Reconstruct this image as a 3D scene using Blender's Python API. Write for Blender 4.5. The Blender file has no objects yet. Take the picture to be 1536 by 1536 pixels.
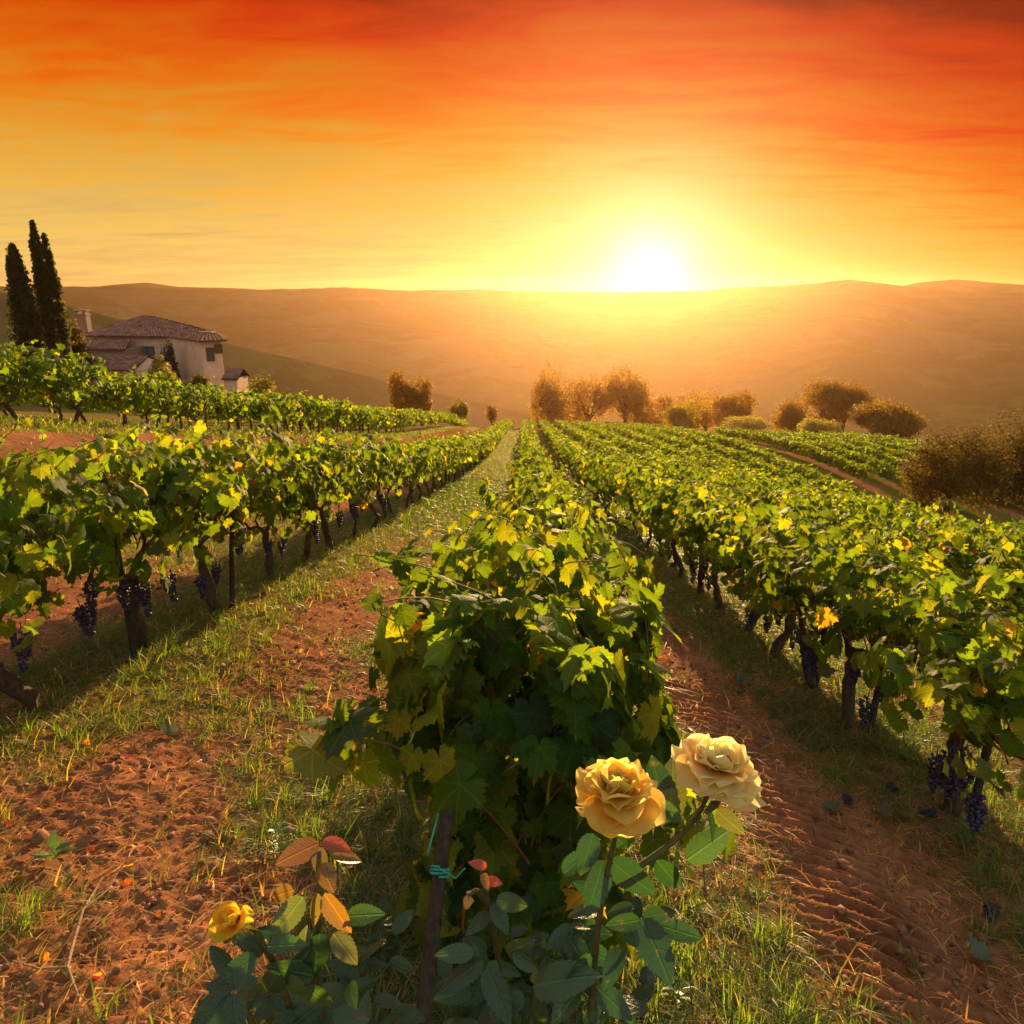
import bpy, math, random
import numpy as np
from mathutils import Vector, Matrix

sc = bpy.context.scene
rad = math.radians
# ------------------------------------------------------------------ camera
PITCH = rad(16.6); FPX = 1100.0; EYE = 1.76
cd = bpy.data.cameras.new("camera"); cam = bpy.data.objects.new("camera", cd)
sc.collection.objects.link(cam)
cam.location = (0, 0, EYE); cam.rotation_euler = (math.pi/2 - PITCH, 0, 0)
cd.sensor_width = 36; cd.lens = 36*FPX/1536; cd.clip_start = .05; cd.clip_end = 30000
sc.camera = cam
# ------------------------------------------------------------------ light
SUN_AZ, SUN_EL = rad(8.8), rad(6.8)
SUN_DIR = Vector((math.sin(SUN_AZ)*math.cos(SUN_EL), math.cos(SUN_AZ)*math.cos(SUN_EL), math.sin(SUN_EL)))
sl = bpy.data.lights.new("sun", 'SUN'); sl.energy = 5.0; sl.angle = rad(.5); sl.color = (1, .64, .30)
so = bpy.data.objects.new("sun", sl); sc.collection.objects.link(so)
so.rotation_euler = (-SUN_DIR).to_track_quat('-Z', 'Y').to_euler()
sc.view_settings.view_transform = 'Standard'; sc.view_settings.look = 'None'
sc.view_settings.exposure = 1.1; sc.view_settings.gamma = 1
sc.cycles.volume_bounces = 0; sc.cycles.max_bounces = 8; sc.cycles.diffuse_bounces = 5
sc.cycles.transmission_bounces = 4; sc.cycles.transparent_max_bounces = 6; sc.cycles.use_denoising = True
try: sc.cycles.denoiser = 'OPENIMAGEDENOISE'
except Exception: pass

class NT:
    """small node-tree writer"""
    def __init__(s, tree): s.t = tree; tree.nodes.clear()
    def n(s, typ, ins=None, **kw):
        nd = s.t.nodes.new(typ)
        for k, v in kw.items(): setattr(nd, k, v)
        for k, v in (ins or {}).items():
            if isinstance(v, bpy.types.NodeSocket): s.t.links.new(v, nd.inputs[k])
            else:
                try: nd.inputs[k].default_value = v
                except Exception: nd.inputs[k].default_value = (*v, 1)
        return nd
    def math(s, op, a, b=None, c=None, clamp=False):
        d = {0: a}
        if b is not None: d[1] = b
        if c is not None: d[2] = c
        return s.n('ShaderNodeMath', d, operation=op, use_clamp=clamp).outputs[0]
    def mix(s, f, a, b, bt='MIX'):
        return s.n('ShaderNodeMix', {0: f, 6: a, 7: b}, data_type='RGBA', blend_type=bt).outputs[2]
    def ramp(s, f, stops, interp='LINEAR'):
        r = s.n('ShaderNodeValToRGB', {0: f}); cr = r.color_ramp; cr.interpolation = interp
        while len(cr.elements) < len(stops): cr.elements.new(.5)
        for e, (p, c) in zip(cr.elements, stops): e.position = p; e.color = (*c, 1) if len(c) == 3 else c
        return r.outputs[0]
    def noise(s, vec, scale, detail=4, rough=.55, dist=0):
        return s.n('ShaderNodeTexNoise', {'Vector': vec, 'Scale': scale, 'Detail': detail, 'Roughness': rough, 'Distortion': dist}).outputs[0]
    def maprange(s, v, a, b, c=0., d=1., smooth=True):
        return s.n('ShaderNodeMapRange', {0: v, 1: a, 2: b, 3: c, 4: d}, interpolation_type='SMOOTHSTEP' if smooth else 'LINEAR').outputs[0]

def lin(r, g, b):
    f = lambda c: (c/255/12.92) if c/255 < .04045 else ((c/255+.055)/1.055)**2.4
    return (f(r), f(g), f(b))

# ------------------------------------------------------------------ sky
w = bpy.data.worlds.new("World"); sc.world = w; w.use_nodes = True
T = NT(w.node_tree)
sky = T.n('ShaderNodeTexSky', sky_type='NISHITA', sun_disc=False, sun_elevation=SUN_EL, sun_rotation=SUN_AZ, altitude=300, dust_density=2.0)
tc = T.n('ShaderNodeTexCoord').outputs['Generated']
dirn = T.n('ShaderNodeVectorMath', {0: tc}, operation='NORMALIZE').outputs[0]
sep = T.n('ShaderNodeSeparateXYZ', {0: dirn}); dx, dy, dz = sep.outputs
# thin cirrus: noise on a high flat cloud layer
inv = T.math('DIVIDE', 1.0, T.math('ADD', T.math('MAXIMUM', dz, 0.0), .09))
cl = T.n('ShaderNodeCombineXYZ', {0: T.math('MULTIPLY', dx, inv), 1: T.math('MULTIPLY', dy, inv)}).outputs[0]
cm = T.n('ShaderNodeMapping', {'Vector': cl, 'Rotation': (0, 0, rad(-24)), 'Scale': (.5, 1.25, 1)}).outputs[0]
c1 = T.noise(cm, 1.3, 8, .58, .9)
c2 = T.noise(T.n('ShaderNodeMapping', {'Vector': cl, 'Rotation': (0, 0, rad(-8)), 'Scale': (.45, 1.1, 1)}).outputs[0], 3.0, 8, .6, 1.4)
cloud = T.math('ADD', T.math('MULTIPLY', T.math('SUBTRACT', c1, .5), .55), T.math('MULTIPLY', T.math('SUBTRACT', c2, .5), .45))
# elevation, reddening sooner to the right of the sun
right = T.math('POWER', T.math('MAXIMUM', T.math('MULTIPLY', dx, 1.65), 0.0), 2.0)
ele = T.math('ADD', T.math('ADD', dz, T.math('MULTIPLY', right, .13)), T.math('MULTIPLY', cloud, .30))
S = lambda d: math.sin(rad(d))/.9
warm = T.ramp(T.math('DIVIDE', ele, .9), [
    (0, lin(246, 200, 114)), (S(4), lin(247, 203, 106)), (S(8), lin(243, 180, 68)), (S(11), lin(241, 146, 30)),
    (S(14), lin(236, 102, 6)), (S(17), lin(216, 54, 0)), (S(20.5), lin(140, 22, 0)), (S(30), lin(92, 40, 24)), (S(50), lin(58, 54, 66))])
sund = T.n('ShaderNodeVectorMath', {0: dirn, 1: (math.sin(rad(10.2)), math.cos(rad(10.2)), math.sin(rad(1.45)))}, operation='DOT_PRODUCT').outputs['Value']
sund = T.math('MINIMUM', sund, 1.0)
ang = T.math('ARCCOSINE', sund)
g1 = T.math('MULTIPLY', T.math('EXPONENT', T.math('MULTIPLY', T.math('POWER', T.math('DIVIDE', ang, .048), 2.0), -1.0)), .55)
g1 = T.math('ADD', g1, T.math('MULTIPLY', T.math('EXPONENT', T.math('MULTIPLY', T.math('POWER', T.math('DIVIDE', ang, .10), 2.0), -1.0)), .24))
g2 = T.math('MULTIPLY', T.math('EXPONENT', T.math('MULTIPLY', ang, -12.0)), .34)
glow = T.mix(1.0, T.mix(1.0, (0, 0, 0, 1), T.n('ShaderNodeVectorMath', {0: (1, .92, .78), 'Scale': g1}, operation='SCALE').outputs[0], 'ADD'),
             T.n('ShaderNodeVectorMath', {0: (.5, .45, .8), 'Scale': g2}, operation='SCALE').outputs[0], 'ADD')
warm = T.mix(1.0, warm, T.n('ShaderNodeCombineXYZ', {i: T.math('ADD', 1.0, T.math('MULTIPLY', cloud, k)) for i, k in enumerate((1.0, 1.2, 1.2))}).outputs[0], 'MULTIPLY')
warm = T.mix(1.0, warm, glow, 'ADD')
front = T.maprange(dy, -.35, .55)
nish = T.n('ShaderNodeVectorMath', {0: sky.outputs[0], 'Scale': .15}, operation='SCALE').outputs[0]
fill = T.mix(1.0, nish, (.44, .43, .35, 1), 'ADD')            # dusk sky away from the sun plus an even fill added to soften shade
skyc = T.mix(T.math('MULTIPLY', front, T.maprange(dz, .85, .35)), fill, warm)
bg = T.n('ShaderNodeBackground', {'Color': skyc, 'Strength': .42})
out = T.n('ShaderNodeOutputWorld', {0: bg.outputs[0]})
w.cycles.sampling_method = 'MANUAL'; w.cycles.sample_map_resolution = 512

# ------------------------------------------------------------------ helpers
R = np.random.default_rng(7); random.seed(7)
def nrm(v): return v/np.maximum(np.linalg.norm(v, axis=-1, keepdims=True), 1e-9)
def hash2(ix, iy, s):
    h = (ix.astype(np.int64)*374761393 + iy.astype(np.int64)*668265263 + s*1274126177) & 0x7fffffff
    h = ((h ^ (h >> 13))*1274126177) & 0x7fffffff
    return ((h ^ (h >> 16)) & 0xffff)/65535.
def vnoise(x, y, s=0):
    ix, iy = np.floor(x), np.floor(y); fx, fy = x-ix, y-iy
    fx = fx*fx*(3-2*fx); fy = fy*fy*(3-2*fy)
    a, b, c, d = hash2(ix, iy, s), hash2(ix+1, iy, s), hash2(ix, iy+1, s), hash2(ix+1, iy+1, s)
    return (a*(1-fx)+b*fx)*(1-fy)+(c*(1-fx)+d*fx)*fy
def fbm(x, y, oct=4, s=0, gain=.5):
    x = np.asarray(x, float); y = np.asarray(y, float)
    t, a, n = 0, 1, 0
    for o in range(oct):
        t = t + a*(vnoise(x, y, s+o*17)-.5); n += a; a *= gain; x = x*2.03+7.1; y = y*2.03+3.7
    return t/n*2
def ss(a, b, x): t = np.clip((x-a)/(b-a), 0, 1); return t*t*(3-2*t)
def spl(x): return np.logaddexp(0, x)

def mesh(name, V, F, mat=None, attrs=None, smooth=True, midx=None):
    """F: (n,k) array or a list of such arrays"""
    V = np.asarray(V, np.float32)
    Fs = [np.asarray(f, np.int32) for f in (F if isinstance(F, list) else [F]) if len(f)]
    me = bpy.data.meshes.new(name)
    me.vertices.add(len(V)); me.vertices.foreach_set('co', V.ravel())
    lens = np.concatenate([np.full(len(f), f.shape[1], np.int32) for f in Fs])
    idx = np.concatenate([f.ravel() for f in Fs])
    me.loops.add(len(idx)); me.loops.foreach_set('vertex_index', idx)
    me.polygons.add(len(lens))
    me.polygons.foreach_set('loop_start', np.concatenate([[0], np.cumsum(lens)[:-1]]).astype(np.int32))
    me.polygons.foreach_set('loop_total', lens)
    if midx is not None: me.polygons.foreach_set('material_index', np.asarray(midx, np.int32))
    me.polygons.foreach_set('use_smooth', np.full(len(lens), smooth))
    for k, a in (attrs or {}).items():
        a = np.asarray(a, np.float32)
        if k == 'col':
            at = me.attributes.new('col', 'FLOAT_COLOR', 'POINT')
            a = np.concatenate([a[:, :3], np.ones((len(a), 1), np.float32)], 1); at.data.foreach_set('color', a.ravel())
        else:
            at = me.attributes.new(k, 'FLOAT_VECTOR', 'POINT'); at.data.foreach_set('vector', a.ravel())
    for m in (mat if isinstance(mat, (list, tuple)) else [mat]):
        if m: me.materials.append(m)
    me.update(calc_edges=True); me.validate()
    return me
def obj(name, me, parent=None, loc=None, rz=0, label=None, cat=None, group=None, kind=None):
    o = bpy.data.objects.new(name, me); sc.collection.objects.link(o)
    if parent: o.parent = parent
    if loc is not None: o.location = loc
    if rz: o.rotation_euler = (0, 0, rz)
    if label: o['label'] = label
    if cat: o['category'] = cat
    if group: o['group'] = group
    if kind: o['kind'] = kind
    return o

class MB:
    """collects pieces of geometry for one mesh"""
    def __init__(s): s.v = []; s.f = {}; s.c = []; s.n = 0
    def add(s, V, F, col=(.5, .5, .5)):
        V = np.asarray(V, float).reshape(-1, 3); F = np.asarray(F, int)
        if F.ndim == 2: s.f.setdefault(F.shape[1], []).append(F+s.n)
        s.v.append(V); col = np.asarray(col, float)
        s.c.append(np.broadcast_to(col, (len(V), 3)).copy()); s.n += len(V)
    def tube(s, pts, r, seg=8, col=(.5, .5, .5), bump=0, cap=True):
        pts = np.asarray(pts, float); n = len(pts); r = np.broadcast_to(np.asarray(r, float), (n,))
        tg = nrm(np.gradient(pts, axis=0)); a = np.cross(tg, [0.13, .31, .94]); a = nrm(a); b = np.cross(tg, a)
        th = np.arange(seg)*2*math.pi/seg
        rr = r[:, None]*(1+bump*R.uniform(-1, 1, (n, seg)))
        V = pts[:, None]+rr[..., None]*(np.cos(th)[None, :, None]*a[:, None]+np.sin(th)[None, :, None]*b[:, None])
        i = np.arange(n-1)[:, None]*seg; j = np.arange(seg)[None]; k = (j+1) % seg
        F = np.stack([i+j, i+k, i+seg+k, i+seg+j], -1).reshape(-1, 4)
        s.add(V.reshape(-1, 3), F, col)
        if cap:
            for e in (0, n-1):
                base = V[e]; s.add(np.vstack([base, pts[e]]), [[q, (q+1) % seg, seg] for q in range(seg)], col)
    def box(s, lo, hi, col=(.5, .5, .5), rz=0, org=(0, 0, 0)):
        x0, y0, z0 = lo; x1, y1, z1 = hi
        V = np.array([[x0, y0, z0], [x1, y0, z0], [x1, y1, z0], [x0, y1, z0], [x0, y0, z1], [x1, y0, z1], [x1, y1, z1], [x0, y1, z1]], float)
        c, q = math.cos(rz), math.sin(rz); V = V@np.array([[c, q, 0], [-q, c, 0], [0, 0, 1]])+org
        s.add(V, [[0, 3, 2, 1], [4, 5, 6, 7], [0, 1, 5, 4], [1, 2, 6, 5], [2, 3, 7, 6], [3, 0, 4, 7]], col)
    def build(s, name, mat, smooth=True, extra=None):
        a = {'col': np.concatenate(s.c)}
        if extra: a.update(extra)
        return mesh(name, np.concatenate(s.v), [np.concatenate(f) for f in s.f.values()], mat, a, smooth)

# ------------------------------------------------------------------ terrain
def A(y): return .145*y+.05*(y-6*spl((y-33)/6))+.35*7*spl((y-122)/7)
def G0(x, y):
    x = np.asarray(x, float); y = np.asarray(y, float)
    k = .115-.085*ss(10, 75, y)
    z = -A(y)-k*x
    z = z-np.where(x > 0, .15*2*spl((x-8)/2)*(1-ss(18, 62, y)), 0)*ss(60, 20, x)
    b = 1-.9*ss(64, 88, y)
    xx = x-.02*y
    z = z+b*1.15*ss(-5.2, -6.3, xx)
    z = np.where(x < -6.5, z+(k-.06)*(x+6.5), z)
    return np.clip(z, -150., 22.)
ROW = lambda i, y: (-.12, .18, -.16)[(i > -1)+(i > 0)]*1.0+2.42*i+.02*y
def lanes(x, y):
    """distance to the nearest row line, and lane index"""
    u = (x-.02*y+.1)/2.42; return (u-np.round(u))*2.42, np.floor(u)
def grassiness(x, y):
    d, l = lanes(x, y)
    n = fbm(x*1.1, y*1.1, 4, 3)*.5+fbm(x*.35, y*.35, 3, 9)*.5
    under = ss(.75, .35, np.abs(d))*.5
    path = np.where((l == -1) & (y > 5), ss(6, 14, y)*(1-.55*ss(-.9, -.3, d)*ss(.2, -.2, d)), 0)*.55
    g = .41+n*1.15+under+path
    inr = (l == 0)                                            # tyre-track lane is barer
    g = g-.55*track(x, y)[0]
    g = g+.28*ss(2.3, 2.7, x-.02*y)*ss(4.4, 3.6, x-.02*y)
    g = np.where(x-.02*y < -6.3, .62+n*.5, g)
    g = np.where((x-.02*y > -6.4) & (x-.02*y < -5.0), g-.12, g)
    return np.clip(g, 0, 1)
def track(x, y):
    """tyre tread ridges pressed into the soil in the lane right of the middle row"""
    c = 1.28+.02*y+.04*np.sin(y*.6); q = (x-c)
    m = ss(.30, .2, np.abs(q))*ss(.2, .9, y)*ss(9, 4, y)*(.6+.6*fbm(x*1.3+4, y*1.3, 3, 77))
    ph = (y+q*.55)/.105+.34*fbm(x*3, y*3, 3, 5); m = m*np.clip(.85+.9*fbm(x*4+9, y*4, 3, 15), .4, 1.25)
    t = np.abs((ph % 1)-.5)*2
    return m, ss(.15, .75, t)
def relief(x, y):
    near = ss(14, 5, np.hypot(x, y))
    f = fbm(x*2.2, y*2.2, 3, 21)*.022+near*(np.abs(fbm(x*9, y*9, 4, 33, .6))*.016+fbm(x*26, y*26, 3, 41, .7)*.022)
    m, t = track(x, y)
    d, _ = lanes(x, y)
    return f*(1-.6*m)+m*(t*.085-.045)+.05*ss(.7, .1, np.abs(d))*ss(60, 20, y)
def G(x, y): return G0(x, y)+relief(x, y)
def axis(fine0, fine1, step, lo, hi, grow):
    a = list(np.arange(fine0, fine1, step)); st = step; p = a[-1]
    while p < hi: st *= grow; p += st; a.append(p)
    st = step; p = a[0]; pre = []
    while p > lo: st *= grow; p -= st; pre.append(p)
    return np.array(pre[::-1]+a)
gx = axis(-2.6, 2.8, .0125, -420, 420, 1.035); gy = axis(.55, 4.6, .0125, -60, 520, 1.03)
GX, GY = np.meshgrid(gx, gy); GZ = G(GX, GY)
nx, ny = len(gx), len(gy)
ii = (np.arange(ny-1)[:, None]*nx+np.arange(nx-1)[None]).ravel()
GF = np.stack([ii, ii+1, ii+nx+1, ii+nx], 1)

def surf_mat(name, rough=.85, spec=.25):
    m = bpy.data.materials.new(name); m.use_nodes = True; t = NT(m.node_tree); return m, t
def finish(t, shader, disp=None):
    t.n('ShaderNodeOutputMaterial', {0: shader})
# soil and turf
m_ground, t = surf_mat("soil_and_turf")
pos = t.n('ShaderNodeNewGeometry').outputs['Position']
ga = t.n('ShaderNodeAttribute', attribute_name='ginfo').outputs['Vector']
gs = t.n('ShaderNodeSeparateXYZ', {0: ga}); gv, gtr, gfar = gs.outputs
n1 = t.noise(pos, 3.0, 6, .65); n2 = t.noise(pos, 26, 6, .7); n3 = t.noise(pos, 140, 4, .7)
soil = t.ramp(t.math('ADD', t.math('MULTIPLY', n1, .5), t.math('MULTIPLY', n2, .5)), [(.25, (.14, .06, .033)), (.5, (.33, .142, .075)), (.75, (.50, .26, .145))])
straw = t.mix(t.maprange(n3, .56, .72), soil, (.36, .25, .11, 1))
straw = t.mix(t.maprange(n2, .35, .7), soil, straw)
n0 = t.noise(pos, .7, 5, .7)
straw = t.mix(1., straw, t.ramp(n0, [(.3, (.62, .56, .5)), (.7, (1.25, 1.2, 1.1))]), 'MULTIPLY')
turf = t.ramp(n2, [(.3, (.06, .08, .012)), (.55, (.15, .18, .025)), (.8, (.27, .26, .05))])
gf = t.math('ADD', t.math('MULTIPLY', gv, 1.0), t.math('MULTIPLY', t.math('SUBTRACT', n2, .5), 1.2))
base = t.mix(t.math('MULTIPLY', t.maprange(gf, .4, .8), t.math('ADD', .55, t.math('MULTIPLY', gfar, .45))), straw, turf)
bmp = t.n('ShaderNodeBump', {'Strength': .55, 'Distance': .012, 'Height': t.math('ADD', n2, t.math('MULTIPLY', n3, .6))})
bs = t.n('ShaderNodeBsdfPrincipled', {'Base Color': base, 'Roughness': 1., 'Specular IOR Level': 0., 'Normal': bmp.outputs[0]})
finish(t, bs.outputs[0])
Vg = np.stack([GX, GY, GZ], -1).reshape(-1, 3)
ginfo = np.stack([grassiness(GX, GY), track(GX, GY)[0], ss(6, 20, np.hypot(GX, GY))], -1).reshape(-1, 3)
obj("ground", mesh("ground", Vg, GF, m_ground, {'ginfo': ginfo}), kind='structure')

# hills: one sheet of valley, spur and far ridges
DEG = lambda px: math.degrees(math.atan((px-768)/FPX))
def EL(py): return math.tan(math.atan((768-py)/FPX)-PITCH)
def crest(tab, r, phi):
    a = np.array([DEG(p) for p, _ in tab]); h = np.array([EL(q)*r*math.cos(rad(DEG(p))) for p, q in tab])
    return np.interp(phi, a, h)
phi = np.linspace(-62, 62, 900); rr_ = np.geomspace(190, 1950, 260)
PH, RR = np.meshgrid(phi, rr_)
HX, HY = RR*np.sin(np.radians(PH)), RR*np.cos(np.radians(PH))
cA = crest([(-900, 425), (0, 432), (80, 444), (200, 478), (340, 512), (480, 545), (640, 585), (800, 622), (1000, 660), (2400, 690)], 560, PH)
cB = crest([(-900, 420), (0, 428), (85, 431), (150, 430), (200, 429), (250, 432), (390, 435), (530, 431), (610, 436), (720, 434), (800, 438), (900, 441), (1000, 440), (1100, 431), (1180, 427), (1250, 419), (1340, 430), (1420, 437), (1536, 440), (2400, 436)], 1450, PH)
cC = crest([(-900, 431), (150, 432), (190, 428), (245, 424), (290, 430), (420, 434), (900, 438), (1300, 434), (1350, 424), (1400, 419), (1470, 425), (1536, 430), (2400, 425)], 1720, PH)
def ridge(c, r0, fall, back): return c-np.where(RR < r0, fall*np.power(np.maximum(r0-RR, 0), 1.0), back*(RR-r0))
nz = fbm(HX/260, HY/260, 6, 60)
zA = ridge(cA, 560, .30, .28)+9*nz*ss(0, 170, np.abs(RR-560))
zB = ridge(cB, 1450, .14, .2)+16*fbm(HX/230, HY/230, 6, 71)*ss(0, 400, np.abs(RR-1450))+1.5*np.maximum(fbm(HX/16, HY/34, 3, 90), -.2)
zC = ridge(cC, 1720, .2, .2)+1*fbm(HX/30, HY/45, 3, 95)
HZ = np.maximum(np.maximum(zA, zB), np.maximum(zC, -105+6*nz))+EYE
i2 = (np.arange(len(rr_)-1)[:, None]*len(phi)+np.arange(len(phi)-1)[None]).ravel()
HF = np.stack([i2, i2+1, i2+len(phi)+1, i2+len(phi)], 1)
m_hill, t = surf_mat("hill_woods_and_fields")
pos = t.n('ShaderNodeNewGeometry').outputs['Position']
n1 = t.noise(pos, .011, 5, .6, .5); n2 = t.noise(pos, .09, 5, .65); vor = t.n('ShaderNodeTexVoronoi', {'Vector': pos, 'Scale': .009}).outputs['Color']
fld = t.mix(.35, (.06, .065, .028, 1), t.mix(.85, vor, (.12, .115, .05, 1)))
base = t.mix(t.maprange(t.math('ADD', n1, t.math('MULTIPLY', t.math('SUBTRACT', n2, .5), .35)), .46, .54), fld, t.ramp(n2, [(.3, (.018, .03, .012)), (.7, (.06, .075, .025))]))
base = t.mix(.5, base, (.045, .05, .02, 1))
finish(t, t.n('ShaderNodeBsdfPrincipled', {'Base Color': base, 'Roughness': 1., 'Specular IOR Level': 0.}).outputs[0])
obj("hills", mesh("hills", np.stack([HX, HY, HZ], -1).reshape(-1, 3), HF, m_hill), kind='structure')

# haze
m_haze = bpy.data.materials.new("haze"); m_haze.use_nodes = True; t = NT(m_haze.node_tree)
pv = t.n('ShaderNodeVolumePrincipled', {'Color': (1, .58, .29, 1), 'Density': .00013, 'Anisotropy': .77})
t.n('ShaderNodeOutputMaterial', {'Volume': pv.outputs[0]})
hb = MB(); hb.box((-2600, -120, -200), (2600, 2200, 34)); obj("haze", hb.build("haze", m_haze, False), kind='stuff')

# ------------------------------------------------------------------ materials for plants and things
def attr_col(t): return t.n('ShaderNodeAttribute', attribute_name='col').outputs['Color']
def leaf_material(name, trans=(7.8, 5.6, .7), fac=.46, rough=.62, spec=.1, veins=False, vine=True):
    m, t = surf_mat(name); col = attr_col(t)
    obi = t.n('ShaderNodeObjectInfo').outputs['Random']
    col = t.mix(1., col, t.n('ShaderNodeHueSaturation', {'Color': (.5, .5, .5, 1)}).outputs[0], 'MULTIPLY') if False else col
    nrmn = None
    if veins:
        l = t.n('ShaderNodeSeparateXYZ', {0: t.n('ShaderNodeAttribute', attribute_name='luv').outputs['Vector']})
        lx, ly = l.outputs[0], l.outputs[1]
        a = t.math('ABSOLUTE', t.math('ARCTAN2', lx, ly)); r = t.math('SQRT', t.math('ADD', t.math('POWER', lx, 2.), t.math('POWER', ly, 2.)))
        if vine:
            ds = [t.math('ABSOLUTE', t.math('SUBTRACT', a, q)) for q in (0., .87, 1.83)]
            d = t.math('MINIMUM', t.math('MINIMUM', ds[0], ds[1]), ds[2])
            dv = t.math('MULTIPLY', d, r)
            side = t.math('PINGPONG', t.math('ADD', t.math('MULTIPLY', r, 1.0), t.math('MULTIPLY', dv, -.9)), .075)
        else:
            dv = t.math('ABSOLUTE', lx)
            side = t.math('PINGPONG', t.math('SUBTRACT', ly, t.math('MULTIPLY', dv, .7)), .075)
        main = t.maprange(dv, .03, .008); sec = t.math('MULTIPLY', t.maprange(side, .014, .003), .45)
        v = t.math('MAXIMUM', main, sec)
        hgt = t.math('ADD', t.math('MULTIPLY', v, -1.), t.math('MULTIPLY', t.noise(t.n('ShaderNodeAttribute', attribute_name='luv').outputs['Vector'], 9, 3), 1.0))
        nrmn = t.n('ShaderNodeBump', {'Strength': .5, 'Distance': .003, 'Height': hgt}).outputs[0]
        sp_ = t.noise(t.n('ShaderNodeNewGeometry').outputs['Position'], 42, 3, .6)
        col = t.mix(t.math('MULTIPLY', t.maprange(t.math('ADD', sp_, t.math('MULTIPLY', r, .10)), .66, .76), .8 if vine else .35), col, (.13, .085, .025, 1))
        col = t.mix(t.math('MULTIPLY', v, .45), col, t.mix(1., col, (2.2, 2.0, 2.2, 1), 'MULTIPLY'))
    geo = t.n('ShaderNodeNewGeometry')
    colb = t.mix(geo.outputs['Backfacing'], col, t.mix(.35, t.mix(1., col, (1.25, 1.25, 1.5, 1), 'MULTIPLY'), (.10, .13, .08, 1)))
    ins = {'Base Color': colb, 'Roughness': rough, 'Specular IOR Level': spec}
    ti = {'Color': t.mix(1., col, (*trans, 1), 'MULTIPLY')}
    if nrmn: ins['Normal'] = nrmn; ti['Normal'] = nrmn
    pb = t.n('ShaderNodeBsdfPrincipled', ins); tr = t.n('ShaderNodeBsdfTranslucent', ti)
    finish(t, t.n('ShaderNodeMixShader', {0: fac, 1: pb.outputs[0], 2: tr.outputs[0]}).outputs[0]); return m
m_vineleaf = leaf_material("vine_leaf", veins=True)
m_vineleaf_far = leaf_material("vine_leaf_distant")
m_roseleaf = leaf_material("rose_leaf", (4.5, 4.6, .9), .28, .3, .5, veins=True, vine=False)
m_treeleaf = leaf_material("tree_leaf", (6.5, 4.8, .7), .58, .6, .2)
m_grass = leaf_material("grass_blade", (4.5, 4.4, .9), .45, .5, .3)
m_petal, t = surf_mat("rose_petal"); c = attr_col(t)
pn = t.noise(t.n('ShaderNodeMapping', {'Vector': t.n('ShaderNodeTexCoord').outputs['Object'], 'Scale': (1, 1, .35)}).outputs[0], 260, 4, .6)
c = t.mix(1., c, t.ramp(pn, [(.3, (.96, .93, .88)), (.6, (1, 1, 1))]), 'MULTIPLY')
bp = t.n('ShaderNodeBump', {'Strength': .35, 'Distance': .0012, 'Height': pn}).outputs[0]
pb = t.n('ShaderNodeBsdfPrincipled', {'Base Color': c, 'Roughness': .6, 'Specular IOR Level': .2, 'Sheen Weight': .15, 'Normal': bp})
tr = t.n('ShaderNodeBsdfTranslucent', {'Color': c, 'Normal': bp})
finish(t, t.n('ShaderNodeMixShader', {0: .72, 1: pb.outputs[0], 2: tr.outputs[0]}).outputs[0])
def rough_material(name, a, b, scale=20, rough=.9, bump=.6, dist=.01, spec=.2, usecol=False, stretch=(1, 1, 1)):
    m, t = surf_mat(name); p = t.n('ShaderNodeMapping', {'Vector': t.n('ShaderNodeTexCoord').outputs['Object'], 'Scale': stretch}).outputs[0]
    n = t.noise(p, scale, 6, .65); c = t.ramp(n, [(.3, a), (.7, b)])
    if usecol: c = t.mix(1., c, attr_col(t), 'MULTIPLY')
    bp = t.n('ShaderNodeBump', {'Strength': bump, 'Distance': dist, 'Height': n}).outputs[0]
    finish(t, t.n('ShaderNodeBsdfPrincipled', {'Base Color': c, 'Roughness': rough, 'Specular IOR Level': spec, 'Normal': bp}).outputs[0]); return m
m_bark = rough_material("vine_bark", (.045, .028, .018), (.15, .095, .06), 60, stretch=(1, 1, .2))
m_cane = rough_material("vine_cane", (.13, .055, .025), (.24, .12, .05), 40, .7)
m_wood = rough_material("weathered_wood", (.022, .016, .013), (.09, .068, .05), 70, .85, .5, .004, stretch=(1, 1, .06))
m_clod = rough_material("soil_clod", (.14, .06, .034), (.38, .175, .10), 40, .95, .7, .006)
m_stem = rough_material("rose_stem", (.06, .05, .018), (.12, .13, .04), 60, .6, .3, .002)
m_tie = rough_material("plastic_tie", (.03, .32, .26), (.06, .45, .36), 50, .4, .2, .001, .5)
m_twig = rough_material("dry_twig", (.20, .13, .07), (.42, .30, .17), 60, .85, .4, .002)
m_grape, t = surf_mat("grape_skin"); n = t.noise(t.n('ShaderNodeTexCoord').outputs['Object'], 55, 4)
finish(t, t.n('ShaderNodeBsdfPrincipled', {'Base Color': t.ramp(n, [(.35, (.016, .010, .03)), (.7, (.085, .075, .155))]), 'Roughness': .42, 'Specular IOR Level': .4}).outputs[0])

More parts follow.
